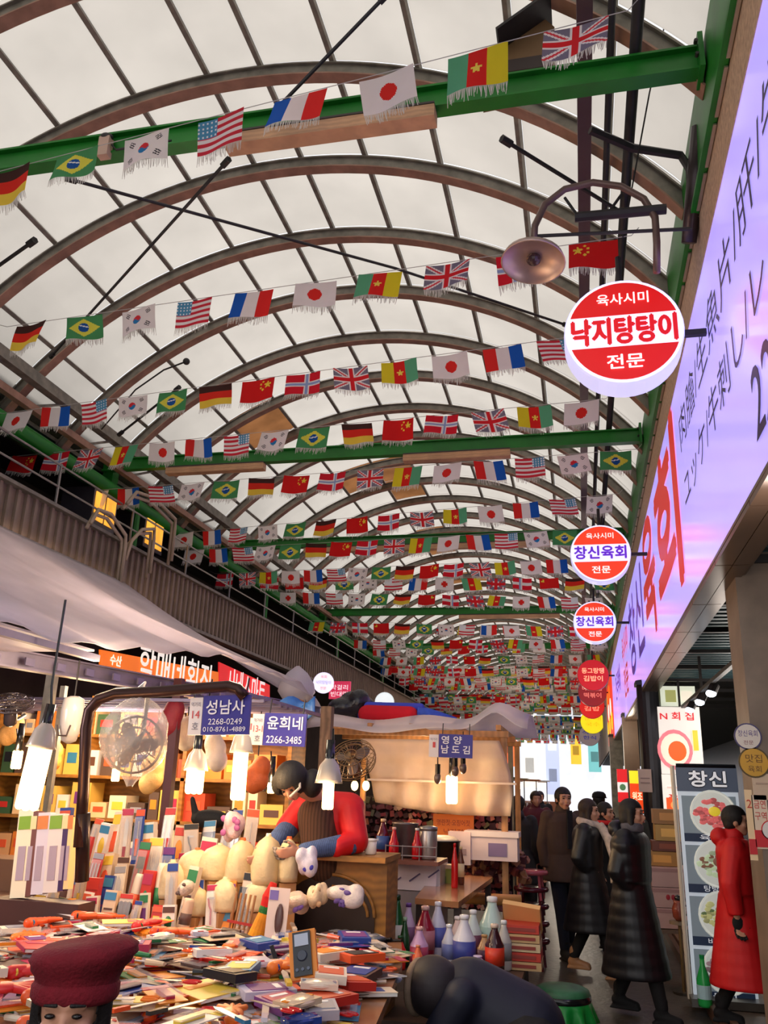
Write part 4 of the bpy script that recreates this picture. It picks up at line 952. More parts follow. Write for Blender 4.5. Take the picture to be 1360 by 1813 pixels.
# fan in a bag
def fan(lab,px,py,Y,rad,rot,col,bag):
    p=at(px,py,Y); t=thing('electric_fan',lab,'fan',p,rot=rot)
    for rr,yy in((1,0),(.97,-.03),(.97,.03),(.6,-.055),(.6,.055),(.25,-.065)):
        MB().tube([(rad*rr*math.cos(a),yy,rad*rr*math.sin(a)) for a in [i*PI/12 for i in range(25)]],.004,n=5,col=col).build('guard_ring',METAL,t)
    m=MB()
    for i in range(24):
        a=i*PI/12
        for sg_ in(-1,1): m.tube([(0,sg_*.066,0),(rad*.6*math.cos(a),sg_*.055,rad*.6*math.sin(a)),(rad*math.cos(a),0,rad*math.sin(a))],.0022,n=3,col=col)
    w_=m.build('guard_wires',METAL,t); w_['kind']='stuff'
    for i in range(3):
        a=i*2*PI/3; c=V(rad*.5*math.cos(a),0,rad*.5*math.sin(a)); MB().ell(c,(rad*.36,.008,rad*.24),(110,90,80),rot=(R(20),-a,0)).build('blade',GLOSS,t,True)
    MB().lathe([(.03,-.1),(.05,-.08),(.05,.02),(.03,.05)],14,(0,.08,0),rot=(R(90),0,0),col=col).build('motor',GLOSS,t,True)
    MB().tube([(0,.1,0),(.02,.16,.08),(.02,.18,.3)],.015,col=(70,64,60)).build('stem',METAL,t,True)
    return t
ft=fan('electric fan wrapped in a clear plastic bag, hanging from the dark pipe hoop',238,1318,4.75,.165,(0,0,R(20)),(110,92,80),True)
m=MB(); sec=[]
for i in range(17):
    t_=i/16; z=.30-.53*t_; rr=[.02,.05,.1,.135,.16,.18,.19,.195,.197,.195,.19,.18,.16,.13,.08,.04,.02][i]
    sec.append([V(rr*math.cos(a)*(1+.06*math.sin(3*a+i*.6)),(.05+rr*.42)*math.sin(a)*(1+.1*math.sin(5*a+i)),z+.01*math.sin(4*a)) for a in [k*2*PI/30 for k in range(30)]])
m.loft(sec).build('plastic_bag',M('clear_wrinkled_bag',(232,222,214),rough=.2,alpha=.36,noise=.2,bump=.6),ft,True)
MB().tube([(0,0,.3),(.02,0,.36),(-.03,.02,.31)],.012,col=(220,214,206)).build('bag_knot',GLOSS,ft)
fan('bare brass-coloured fan on the wooden post, tilted, behind the stallholder',624,1345,6.8,.19,(R(-50),R(-35),R(30)),(150,116,80),False)
fan('dusty dark fan at the far left under the channel beam',20,1245,6.0,.17,(R(-70),0,R(20)),(80,70,72),False)
# ---- blue stall name signs ----
BLUEP=(52,44,142); WH=(246,240,244)
def stall_sign(lab,cx,cy,Y,wpx,hpx,rolly,big,small,tagtxt,rz=0,wtag=.28):
    p=at(cx,cy,Y); k=mpp(p); w_,h=wpx*k,hpx*k; t=thing('stall_name_sign',lab,'sign',p,rot=(0,rolly,rz))
    MB().box((0,0,0),(w_,.02,h),BLUEP).build('blue_panel',PRINT,t)
    MB().box((-w_*(.5+wtag/2)-.004,0,-.02*h),(w_*wtag,.02,h*.96),(232,222,218)).build('number_plate',PRINT,t)
    m=MB(); f=(0,-.0115)
    for s_,x,z,ww,hh in big: letters(m,s_,(x*w_,-.0115,z*h),(1,0,0),(0,0,1),ww*w_,hh*h,WH,.002,.0015)
    for s_,x,z,ww,hh in small: letters(m,s_,(x*w_,-.0115,z*h),(1,0,0),(0,0,1),ww*w_,hh*h,WH,.002)
    m.build('white_lettering',PRINT,t)
    m=MB()
    for s_,x,z,ww,hh,cc in tagtxt: letters(m,s_,(-w_*(.5+wtag)+x*w_,-.0115,z*h),(1,0,0),(0,0,1),ww*w_,hh*h,cc,.002)
    m.build('number_lettering',PRINT,t)
    for q in(-.4,.4): MB().tube([(q*w_,0,h/2),(q*w_,.02,h/2+.1)],.005,n=5).build('hanging_wire',DARK,t)
    return t
GR=(110,104,120);RD=(210,60,60)
stall_sign('blue stall name sign nearest the dark pipe, with two phone numbers',401,1266,4.72,93,68,R(-1),[('성남사',-.42,.02,.82,.36)],[('2268-0249',-.36,-.24,.72,.15),('010-8761-4889',-.46,-.42,.9,.12)],[('먹거리',.03,.22,.2,.12,GR),('14',.06,-.08,.16,.2,RD),('호',.07,-.36,.14,.18,GR)],R(-6))
stall_sign('blue stall name sign with one phone number, above the stallholder',505,1292,5.7,78,56,R(1),[('윤희네',-.42,.0,.84,.4)],[('2266-3485',-.42,-.42,.84,.22)],[('먹거리',.03,.2,.2,.12,GR),('13-1',.03,-.1,.22,.2,RD),('호',.07,-.38,.14,.18,GR)])
stall_sign('smaller blue stall name sign in front of the plastic curtain',807,1321,8.2,60,40,R(1),[('영 양',-.42,.08,.6,.34),('남 도 김',-.42,-.32,.84,.34)],[],[('먹거리',.03,.2,.2,.12,GR),('1',.1,-.1,.08,.24,RD)])
t=disc('round_shop_sign',at(573,1209,11),.14,(.2,-1,0),(240,236,252),(230,224,250),label='small white round shop sign with red writing under the gallery edge',cat='sign',mat=LIT,text=[('낙지탕탕이',-.1,-.02,.2,.05,(96,80,190)),('육회',-.04,.06,.08,.04,(214,50,60)),('전문',-.04,-.09,.08,.04,(214,50,60))])
disc('round_shop_sign',at(681,1243,13),.15,(.2,-1,0),(226,236,236),(210,220,220),label='blank pale round sign half hidden behind the red and blue blanket',cat='sign',mat=LIT)
t=thing('shop_sign','dark pink shop sign with white writing beside the small round sign','sign',at(602,1222,11.5)); MB().box((0,0,0),(.3,.05,.24),(186,34,70)).build('panel',LIT,t); letters(MB(),'막걸리',(-.12,-.03,.0),(1,0,0),(0,0,1),.24,.07,WH).build('lettering',LIT,t); letters(MB(),'빈대떡',(-.12,-.03,-.09),(1,0,0),(0,0,1),.24,.07,WH).build('lettering',LIT,t)
# ---- curtained stall in the middle ----
Y2=8.9
def q2(px,py,Y=Y2): return at(px,py,Y)
t=thing('curtained_stall_frame','wooden frame roof of the curtained stall in the middle of the picture','frame',(-2.2,Y2,0))
WD2=M('raw_stud_timber',(196,140,88),rough=.6,noise=.3,scale=6,wave=(5,4,'X',.25))
a=q2(566,1285);b=q2(900,1302)
for dz,dy in((0,0),(.0,.9),(.0,1.8)): MB().box(((a.x+b.x)/2,Y2+.05+dy,(a.z+b.z)/2-.02+dz),(b.x-a.x,.07,.06)).build('timber',WD2,t,world=True)
for k in range(5): MB().box((a.x+.1+(b.x-a.x-.2)*k/4,Y2+1,(a.z+b.z)/2+.045),(.05,2.,.05)).build('timber',WD2,t,world=True)
for x in(a.x+.03,b.x-.05):
    for y in(Y2+.06,Y2+1.9): MB().box((x,y,.01+(a.z-.06)/2),(.06,.06,a.z-.06)).build('stud',WD2,t,world=True)
g=[]
zr=(a.z+b.z)/2+.1
for j in range(14):
    v=j/13; r_=[]
    for i in range(40):
        u=i/39; x=a.x-.15+(b.x-a.x+.35)*u; y=Y2-.12+2.3*v; z=zr+.03*math.sin(u*13+v*5)+.10*math.sin(PI*v)+ (.22*math.exp(-((u-.86)/.09)**2)*(1-v) )-(.10*(1-v*8) if v<.12 else 0)
        r_.append((x,y,z))
    g.append(r_)
sheet('tarpaulin','white tarpaulin thrown over the wooden frame of the curtained stall','tarpaulin',g,SHEET,.01)
g=[]
tl=q2(640,1308);tr=q2(885,1312);bl=q2(668,1420);br=q2(905,1445)
for j in range(18):
    v=j/17; r_=[]
    for i in range(46):
        u=i/45; p=tl.lerp(tr,u).lerp(bl.lerp(br,u),v); p.y+=.035*math.sin(u*31+v*4)*(.3+v)+.03*math.sin(v*20)*.4-.05; p.z-=.04*math.sin(u*PI)*v; p.x+=.10*max(0,u-.7)*math.sin(v*PI)*2
        r_.append(p)
    g.append(r_)
sheet('plastic_curtain','translucent cream plastic curtain hanging across the middle stall','curtain',g,WARMSH,.004)
o=MB().box(q2(780,1384,Y2-.12),(1.5,.015,.02),(214,190,170)).build('curtain_batten',PRINT); tag(o,'thin horizontal batten across the cream plastic curtain','batten')
plight(q2(760,1370,Y2+.7),22)
# things on the stall roof
m=MB(); c=q2(625,1250,9.4)
for k in range(9): m.ell(c+V(random.uniform(-.16,.16),random.uniform(-.1,.1),random.uniform(-.12,.12)),(random.uniform(.12,.2),.15,random.uniform(.1,.16)))
o=blob('rubbish_bag',m,.02,M('black_plastic_bag',(26,24,34),rough=.25,noise=.3,bump=.6),None,2); tag(o,'bulging black plastic bag on the tarpaulin beside the red blanket','bag')
p=q2(692,1265,9.3); t=thing('folded_blanket','folded red blanket with a blue border on the tarpaulin','blanket',p)
blob('red_field',MB().cap((-.26,-.03,0),(.22,-.03,0),.1,.09),.012,M('red_fleece',(206,22,40),rough=.95),t,2)
for dz in(.09,-.09): blob('blue_border',MB().cap((-.31,0,dz),(.33,0,dz*.9),.045,.045).cap((-.33,0,.08),(-.33,0,-.08),.045,.045),.012,M('blue_fleece',(66,76,190),rough=.95),t,2)
MB().tube([(.3,0,.03),(.5,.02,.0),(.72,.04,-.04)],[.07,.05,.02],n=8,col=(60,90,200)).build('blue_tie',CLOTH,t,True)
o=MB().lathe([(.02,.3),(.12,.22),(.2,.1),(.22,0),(.15,-.1),(.02,-.14)],18,q2(525,1225,9.6),cols=[(236,228,226)]*6).build('white_bundle',M('white_plastic_sheet'),None,True); tag(o,'white bundled plastic hanging at the end of the sloping awning','bundle')
g=[]
for j in range(8):
    r_=[]
    for i in range(16): 
        p=q2(455+i*7,1238+j*4.5,8.0); p.z+=.03*math.sin(i*.9+j); r_.append(p+V(0,.04*math.sin(i*.7),0))
    g.append(r_)
sheet('blue_tarpaulin','crumpled blue tarpaulin scrap above the second blue name sign','tarpaulin',g,M('blue_tarp',(54,110,190),rough=.4,noise=.4),.01)
# ---- patterned packet heap wall (right middle) ----
t=thing('packet_rack','dark stall wall stacked with small red-brown packets below the plastic curtain','rack',q2(780,1500,9.6))
lo=q2(640,1600,9.7); hi=q2(905,1418,9.7)
MB().box(((lo.x+hi.x)/2,9.78,(lo.z+hi.z)/2),(hi.x-lo.x,.06,hi.z-lo.z),(48,26,30)).build('back_board',CLOTH,t,world=True)
n=0; pk=MB()
for j in range(15):
    for i in range(30):
        x=lo.x+.04+(hi.x-lo.x-.08)*i/29+random.uniform(-.015,.015); z=lo.z+.04+(hi.z-lo.z-.08)*j/14+random.uniform(-.01,.01); c_=random.choice([(150,52,50),(110,38,48),(190,120,100),(88,34,50),(200,170,150),(70,30,40),(96,96,66),(140,60,80),(60,34,44)])
        bx=MB().box((x,9.72-random.uniform(0,.04),z),(random.uniform(.035,.07),.03,random.uniform(.03,.07)),c_,rot=(random.uniform(-.4,.2),random.uniform(-.7,.7),0))
        pk.add(bx.v,bx.f); pk.c[-6:]=bx.c
o=pk.build('packets',PRINT,t,world=True); o['kind']='stuff'
m=MB()
for k in range(260):
    a=random.uniform(0,PI); rr=random.uniform(0,.42); x=.9*rr*math.cos(a); z=.55*(.42-rr)*math.sin(a)+.0
    bx=MB().box((x,random.uniform(-.12,.12),z+random.uniform(0,.28)),(.07,.05,.05),random.choice([(150,70,60),(110,50,60),(190,130,110),(90,50,60),(160,110,80)]),rot=(random.random()*3,random.random()*3,random.random()*3)); m.add(bx.v,bx.f); m.c[-6:]=bx.c
o=m.build('packet_heap',PRINT); o.location=at(868,1560,9.3); tag(o,'heap of small red-brown dried food packets to the right of the orange card','heap',kind='stuff')
def boxat(name,lab,cat,px,py,Y,w_,d,h,col,mat=PRINT,rz=0,parts=(),group=None):
    """a box-like thing whose base centre is at the pixel"""
    p=at(px,py,Y); t=thing(name,lab,cat,p,rz,group); MB().box((0,0,h/2),(w_,d,h),col).build('body',mat,t)
    for nm,c,s_,cc in parts: MB().box(c,s_,cc).build(nm,mat,t)
    return t
t=boxat('price_card','orange card with dark Korean writing propped among the packets','sign',803,1486,9.2,.42,.02,.24,(232,126,30))
m=MB(); letters(m,'명란젓·오징어젓',(-.17,-.011,.13),(1,0,0),(0,0,1),.34,.06,(150,50,20)); letters(m,'낙지젓',(-.1,-.011,.04),(1,0,0),(0,0,1),.2,.06,(150,50,20)); m.build('lettering',PRINT,t)
# steps, counter, table of the food stall
STEELC=M('brushed_steel_counter',(178,172,180),rough=.3,metal=.5,noise=.15); TABLE=M('varnished_table',(176,120,80),rough=.18,noise=.2,scale=5)
t=thing('steel_counter','steel-fronted counter with sauce bottles on its shelf, right of the wooden cabinet','counter',(at(735,1580,7.5).x,7.5,0))
a=at(684,1525,7.4);b=at(772,1585,7.4); W2=b.x-a.x
MB().box((0,.2,a.z/2),(W2,.42,a.z),(190,184,192)).build('counter_body',METAL,t)
MB().box((0,-.02,a.z+.012),(W2+.05,.5,.03),(122,72,56)).build('shelf_board',PRINT,t)
MB().box((0,-.022,(a.z+b.z)/2),(W2*.86,.012,(a.z-b.z)*.84),(226,216,226)).build('film_panel',GLOSS,t)
for q in(-.9,0,.9): MB().box((q*W2*.42,-.031,(a.z+b.z)/2+q*.04),(.11,.004,.012),(90,80,120),rot=(0,R(-35),0)).build('film_print',PRINT,t)
for z in(.06,.13): MB().tube([(-W2/2,-.22,a.z+z),(W2/2,-.22,a.z+z)],.005,n=6,col=(170,160,160)).build('rail',METAL,t)
for q in range(4): MB().tube([(-W2/2+W2*q/3,-.22,a.z+.02),(-W2/2+W2*q/3,-.22,a.z+.14)],.005,n=6,col=(170,160,160)).build('rail_post',METAL,t)
CT=a.z+.03
def bottle(lab,loc,h,r,col,capc,labc=None,group=None,neck=.35,cat='bottle',name='bottle',mat=GLOSS):
    t=thing(name,lab,cat,loc,0,group); z1=h*(1-neck)
    MB().lathe([(r*.9,0),(r,.01),(r,z1*.9),(r*.8,z1),(r*.38,h*.86),(r*.34,h*.93)],14,(0,0,0),col).build('bottle_body',mat,t,True)
    MB().lathe([(r*.42,h*.92),(r*.42,h*.99),(r*.3,h)],12,(0,0,0),capc).build('cap',GLOSS,t,True)
    if labc: MB().lathe([(r*1.02,h*.2),(r*1.02,h*.55)],14,(0,0,0),labc).build('paper_label',PRINT,t,True)
    return t
CLEAR=M('milky_clear_plastic',(220,226,230),rough=.15,alpha=.75,noise=.05)
def cpos(px,dy=0): p=at(px,1518,7.4+dy); return (p.x,7.4+dy,CT)
bottle('blue-banded clear jar of dark red sauce, leftmost on the steel counter',cpos(677,.05),.30,.055,(96,14,26),(236,200,150),(60,90,150))
bottle('left red squeeze bottle with a pale nozzle on the steel counter',cpos(697,-.02),.24,.042,(196,16,30),(246,190,170),None,neck=.45)
bottle('right red squeeze bottle with a pale nozzle on the steel counter',cpos(738,-.02),.24,.042,(190,14,26),(236,230,220),None,neck=.45)
t=thing('stock_pot','steel stock pot between the red squeeze bottles','pot',cpos(717,.16)); MB().lathe([(.1,0),(.11,.02),(.11,.26),(.118,.27)],22,(0,0,0),(120,112,112)).build('pot_body',METAL,t,True); MB().tube([(-.11,0,.2),(-.15,0,.2),(-.15,0,.15),(-.11,0,.15)],.008,col=(90,84,84)).build('handle',METAL,t)
t=thing('steel_canister','brushed steel canister at the right end of the steel counter','canister',cpos(758,.05)); MB().lathe([(.07,0),(.075,.01),(.075,.22),(.07,.23)],22,(0,0,0),(190,180,172)).build('canister_body',METAL,t,True); MB().lathe([(.077,.22),(.077,.25),(.02,.26)],22,(0,0,0),(150,144,140)).build('lid',METAL,t,True)
# table
Yt=8.0; A=at(770,1585,Yt); t=thing('snack_table','varnished brown snack table with a slanted corner, right of the steel counter','table',(at(810,1580,Yt).x,Yt,0))
zt_=.93
P1=[atz(735,1590,zt_),atz(812,1597,zt_),atz(872,1553,zt_),atz(770,1545,zt_)]
MB().poly([p+V(0,0,-.0) for p in P1],(0,0,-1),.04,(178,122,84)).build('table_top',TABLE,t,world=True)
for p in P1: c=sum(P1,V(0,0,0))/4; q=p.lerp(c,.12); MB().box((q.x,q.y,(zt_-.05)/2),(.05,.05,zt_-.05),(60,40,34)).build('leg',PRINT,t,world=True)
cen=sum(P1,V(0,0,0))/4
bottle('clear bottle with a blue band standing on the snack table',atz(790,1548,zt_),.30,.05,(206,214,224),(226,232,236),(60,84,170),mat=CLEAR)
bottle('tall red sauce bottle on the snack table',atz(805,1572,zt_),.34,.028,(206,30,30),(200,26,30),None)
bottle('brown-and-cream sauce bottle next to the tall red one',atz(816,1566,zt_),.30,.03,(110,60,40),(236,206,150),(240,214,160))
t=boxat('green_tin','lime green square tin with a cream lid on the snack table','tin',782,1583,7.85,.2,.14,.22,(150,160,60),parts=[('lid',(0,0,.225),(.21,.15,.03),(222,196,150)),('print',(0,-.072,.1),(.1,.006,.1),(80,110,40))])
t=boxat('tissue_block','white tissue dispenser block behind the snack table','dispenser',815,1530,8.9,.22,.15,.3,(240,214,208),parts=[('slot',(0,-.078,.12),(.14,.006,.05),(190,160,160))])
t=boxat('white_carton','white lidded carton with purple print behind the snack table','carton',873,1522,9.0,.5,.3,.22,(228,206,204),parts=[('lid',(0,0,.24),(.53,.33,.05),(240,224,218)),('print',(.06,-.152,.1),(.18,.006,.12),(130,110,150))])
t=thing('black_cooking_pot','black cooking pot left of the white tissue block','pot',at(785,1530,8.6)); MB().lathe([(.1,0),(.15,.04),(.16,.2),(.17,.21)],24,(0,0,0),(26,26,28)).build('pot_body',METAL,t,True); MB().ell((0,0,.21),(.15,.15,.05),(170,160,150)).build('contents',PRINT,t,True)
t=thing('plank_bench','pale wooden plank bench below the packet heap','bench',at(840,1592,8.5)); MB().cyl((-.32,0,0),(.42,.1,0),.05,n=12,col=(214,150,84)).build('seat_log',PRINT,t,True); p=at(840,1592,8.5).z; [MB().box((q,.03,-p/2-.02),(.05,.05,p-.04),(70,50,44)).build('leg',PRINT,t) for q in(-.28,.36)]
for k in range(5):
    o=thing('plastic_stool',['pink plastic stool topmost of the dark stack beside the packets','maroon plastic stool second in the stack by the crowd','maroon plastic stool third in the stack by the crowd','maroon plastic stool fourth in the stack by the crowd','maroon plastic stool at the bottom of the stack by the crowd'][k],'stool',(at(940,1550,9.6).x,9.6,.92-k*.16-.0),0,'stacked stools')
    c_=(190,90,100) if k==0 else (84,20,34); MB().lathe([(.02,0),(.17,0),(.18,-.02),(.17,-.04)],22,(0,0,0),c_).build('seat',GLOSS,o,True)
    for q in range(4): a_=q*PI/2+.7; MB().cyl((.13*math.cos(a_),.13*math.sin(a_),-.03),(.16*math.cos(a_),.16*math.sin(a_),-.275),.014,n=6,col=c_).build('leg',GLOSS,o)
# shelf of bottles (front middle)
t=thing('bottle_rack','low wooden rack holding bottles between the goods table and the navy figure','rack',(at(800,1720,6.4).x,6.4,0))
za=at(800,1705,6.4).z
ra=at(688,1700,6.5);rb=at(935,1700,6.2); wr_=rb.x-ra.x
MB().box((0,0,za-.015),(wr_,.75,.03),(92,66,50)).build('shelf',PRINT,t)
MB().box((0,0,za-.3),(wr_,.75,.03),(80,56,44)).build('shelf',PRINT,t)
for i in(-1,1):
    for j in(-1,1): MB().box((i*wr_*.48,j*.34,za/2-.02),(.04,.04,za-.03),(80,60,50)).build('leg',PRINT,t)
spec=[(702,-.05,.42,.05,(20,90,40),(30,60,30),(220,214,200),'tall green liquor bottle, leftmost on the rack'),(690,.25,.5,.055,(16,110,50),(20,120,60),None,'green cylinder bottle behind the leftmost liquor bottle'),
(722,.2,.34,.05,(210,190,220),(110,70,150),(150,110,150),'lilac drink bottle at the left of the rack'),(716,-.2,.3,.035,(24,70,34),(150,180,150),None,'slim dark green bottle with a pale cap on the rack'),
(708,-.3,.2,.04,(200,40,30),(40,90,50),None,'small red sauce bottle at the rack front'),(752,.1,.34,.07,(150,26,50),(226,180,170),(190,120,130),'round wine-red syrup bottle on the rack'),
(742,-.28,.26,.06,(206,160,200),(250,190,180),(176,60,90),'pink and white detergent bottle at the rack front'),(740,-.35,.16,.035,(240,110,60),(240,150,110),(230,120,90),'small orange bottle at the rack front edge'),
(775,.2,.36,.06,(206,206,226),(230,230,240),(90,100,180),'white bottle with a blue print on the rack'),(795,-.1,.26,.05,(224,224,236),(250,250,250),(120,130,190),'white bottle with a conical cap on the rack'),
(822,-.22,.34,.075,(226,222,232),(246,244,246),(60,70,150),'large white bottle with a navy label on the rack'),(810,.15,.28,.055,(232,200,190),(240,230,226),(220,140,120),'white bottle with a pale red label on the rack'),
(838,.05,.34,.06,(210,224,220),(240,240,240),(110,60,80),'clear bottle with a white cap behind the navy-labelled one'),(872,.15,.42,.09,(190,216,206),(246,244,240),(160,190,180),'big clear green-tinted jar with a white lid on the rack'),
(876,-.24,.3,.062,(60,26,34),(226,200,180),(220,60,30),'dark cola bottle with a red and yellow label on the rack'),(858,-.02,.2,.05,(210,160,110),(200,150,90),(96,50,80),'short amber jar with a purple label on the rack'),
(846,-.32,.12,.07,(206,180,226),(220,200,230),None,'lilac tub at the rack front edge'),(893,-.05,.3,.05,(200,196,190),(236,236,236),(150,150,150),'plain grey-white bottle at the right of the rack')]
for px,dy,h,r,c1,c2,c3,lab in spec:
    y=6.35+dy; x=ray(px,1690).x*y; bottle(lab,(x,y,za+.001),h,r,c1,c2,c3,'bottles on the low rack')
# cartons right of rack
p=at(925,1660,6.5)
t=thing('chopstick_carton','crate packed with striped tan cartons right of the bottles','crate',(p.x,6.45,za)); 
for k in range(5): MB().box((0,0,.03+k*.055),(.27-.006*k,.3,.05),[(206,168,118),(196,60,44),(216,190,150)][k%3]).build('carton',PRINT,t)
for k in range(5): MB().box((0,-.152,.03+k*.055),(.2,.004,.02),(150,60,50)).build('printed_band',PRINT,t)
t=thing('tan_cardboard_pad','tan wrapped pad leaning on top of the striped cartons','package',(p.x,6.5,za+.29),rot=(R(-50),R(5),R(-8))); MB().box((0,0,.02),(.26,.22,.035),(226,174,112)).build('pad',GLOSS,t); MB().box((0,0,.04),(.20,.16,.006),(236,196,140)).build('window',GLOSS,t)
# green stool with frilled cover
p=atz(995,1752,.46); t=thing('covered_stool','round stool with a green frilled cover at the bottom right','stool',(p.x,p.y,0))
GC=M('green_quilted_cover',(48,110,72),rough=.5,noise=.5,scale=9)
MB().lathe([(.02,.485),(.14,.48),(.175,.465),(.185,.44),(.18,.40)],28,(0,0,0),(60,110,80)).build('cushion_top',GC,t,True)
MB().lathe([(.186,.44),(.188,.41),(.184,.39)],28,(0,0,0),(20,20,22)).build('black_band',GLOSS,t,True)
m=MB(); sec=[]
for j in range(5):
    sec.append([V((.186+.012*j*(.6+.6*math.sin(k*1.05)))*math.cos(2*PI*k/72),(.186+.012*j*(.6+.6*math.sin(k*1.05)))*math.sin(2*PI*k/72),.40-.03*j) for k in range(72)])
m.loft(sec,closed=True).build('green_frill',M('bright_green_satin',(12,140,52),rough=.4,noise=.2),t,True)
for q in range(4): a_=q*PI/2+.5; MB().cyl((.15*math.cos(a_),.15*math.sin(a_),0),(.13*math.cos(a_),.13*math.sin(a_),.4),.014,n=8,col=(150,150,150)).build('leg',METAL,t)
# ---- right side: boxes, step, banner stand, posters ----
st=struct('trim_3',(1.0,9,0))
MB().box((.95,12.5,.05),(.05,11,.1),(96,62,46)).build('brown_sill',PRINT,st,world=True); MB().box((1.02,12.5,.06),(.05,11,.12),(124,84,62)).build('brown_sill',PRINT,st,world=True)
MB().box((2.6,12,.03),(3.1,11,.05),(122,112,100)).build('shop_step',M('tan_tiles',(120,104,90),rough=.5,noise=.3),st,world=True)
t=thing('striped_mat','red and white striped mat on the floor beside the pillar','mat',(1.1,7.0,0))
for k in range(9): MB().box((.62+k*.1,7.1,.006),(.09,1.1,.01),(170,26,46) if k%2==0 or k>4 else (150,120,104)).build('stripe',CLOTH,t,world=True)
def carton(lab,px,py,Y,w_,d,h,col,rz=0,parts=()): return boxat('carton',lab,'carton',px,py,Y,w_,d,h,col,PRINT,rz,parts,'cartons by the shop door')
CY=9.9; cx=at(1190,1640,CY); zb_=cx.z
t=thing('low_table','low wooden stand under the pale cartons at the shop door','table',(cx.x,CY,0)); MB().box((0,0,zb_-.02),(.42,.5,.03),(110,84,66)).build('top',PRINT,t); [MB().box((i*.18,j*.2,(zb_-.035)/2),(.04,.04,zb_-.04),(90,66,52)).build('leg',PRINT,t) for i in(-1,1) for j in(-1,1)]
hh=.19
for k in range(3):
    t=thing('carton',['pale pink carton at the bottom of the stack by the food banner','pale pink carton with red fruit print in the middle of the stack','pale pink carton on top of the stack by the food banner'][k],'carton',(cx.x,CY,zb_+k*hh),R(4),'cartons by the shop door')
    MB().box((0,0,hh/2),(.40,.4,hh-.006),(206,160,150)).build('carton_body',PRINT,t); MB().box((0,-.202,hh-.03),(.40,.004,.03),(180,130,124)).build('lid_edge',PRINT,t)
    if k==1:
        for q in(-.05,.0,.05): MB().ell((q,-.203,.1),(.02,.004,.026),(176,30,46)).build('printed_fruit',PRINT,t)
        letters(MB(),'복숭',(.09,-.203,.06),(1,0,0),(0,0,1),.09,.05,(40,34,40)).build('lettering',PRINT,t)
for k,(dx,c_,w_,h_) in enumerate(((-.06,(186,130,60),.3,.14),(.02,(120,60,40),.34,.1),(.03,(196,150,80),.28,.16),(0.03,(170,120,70),.3,.15))):
    z=zb_+3*hh+sum((.14,.1,.16,.15)[:k])+.002*k
    t=thing('small_carton',f'brown printed small carton, {ordinal(k)} from the bottom on the pale cartons','carton',(cx.x+dx,CY+.05,z)); MB().box((0,0,h_/2),(w_,.3,h_-.004),c_).build('carton_body',PRINT,t); MB().box((0,-.152,h_/2),(w_*.6,.004,h_*.5),tuple(min(255,int(v*1.3)) for v in c_)).build('print',PRINT,t)
t=thing('soju_advert_jug','small brown lidded jug hanging by the pale cartons','jug',at(1203,1630,9.0)); MB().lathe([(.03,0),(.055,.03),(.06,.1),(.04,.15),(.045,.17)],16,(0,0,0),(130,60,44)).build('jug_body',GLOSS,t,True); MB().tube([(.05,0,.04),(.09,0,.07),(.08,0,.12),(.05,0,.14)],.008,col=(60,40,36)).build('handle',GLOSS,t); MB().ell((0,0,.19),(.03,.03,.03),(30,26,26)).build('lid',GLOSS,t,True)
t=thing('pedestal_table','slim pedestal under the brown lidded jug','stand',(at(1203,1630,9.0).x,9.0,0)); zz=at(1203,1630,9.0).z; MB().cyl((0,0,zz-.03),(0,0,zz-.003),.09,n=18,col=(120,100,80)).build('top',PRINT,t); MB().cyl((0,0,.02),(0,0,zz-.03),.015,n=8,col=(150,120,80)).build('stem',METAL,t); MB().cyl((0,0,.0),(0,0,.02),.1,n=18,col=(90,80,70)).build('foot',METAL,t)
# banner stand with dishes
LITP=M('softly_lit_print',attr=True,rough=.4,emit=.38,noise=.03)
p0=at(1226,1728,8.4); p1=at(1210,1356,8.4); wb=(at(1316,1362,8.4)-at(1210,1356,8.4)).length
t=thing('food_banner_stand','upright food banner with pictures of raw beef dishes behind the woman in red','banner',(p0.x,8.4,.06),R(0),rot=(0,R(-.4),0))
H_=p1.z-.06
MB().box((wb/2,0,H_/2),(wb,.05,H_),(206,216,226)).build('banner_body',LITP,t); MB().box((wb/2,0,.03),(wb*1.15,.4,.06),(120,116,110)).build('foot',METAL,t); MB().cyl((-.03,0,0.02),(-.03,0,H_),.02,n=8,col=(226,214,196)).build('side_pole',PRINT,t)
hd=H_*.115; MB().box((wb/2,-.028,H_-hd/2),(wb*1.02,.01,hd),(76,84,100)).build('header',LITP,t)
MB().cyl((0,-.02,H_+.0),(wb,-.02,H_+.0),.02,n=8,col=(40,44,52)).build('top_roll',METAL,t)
m=MB(); letters(m,'창신',(wb*.2,-.034,H_-hd*.8),(1,0,0),(0,0,1),wb*.62,hd*.6,(20,20,26),.002,.012); letters(m,'창신',(wb*.2,-.042,H_-hd*.8),(1,0,0),(0,0,1),wb*.62,hd*.6,(240,240,244),.002,.004); m.build('lettering',LITP,t)
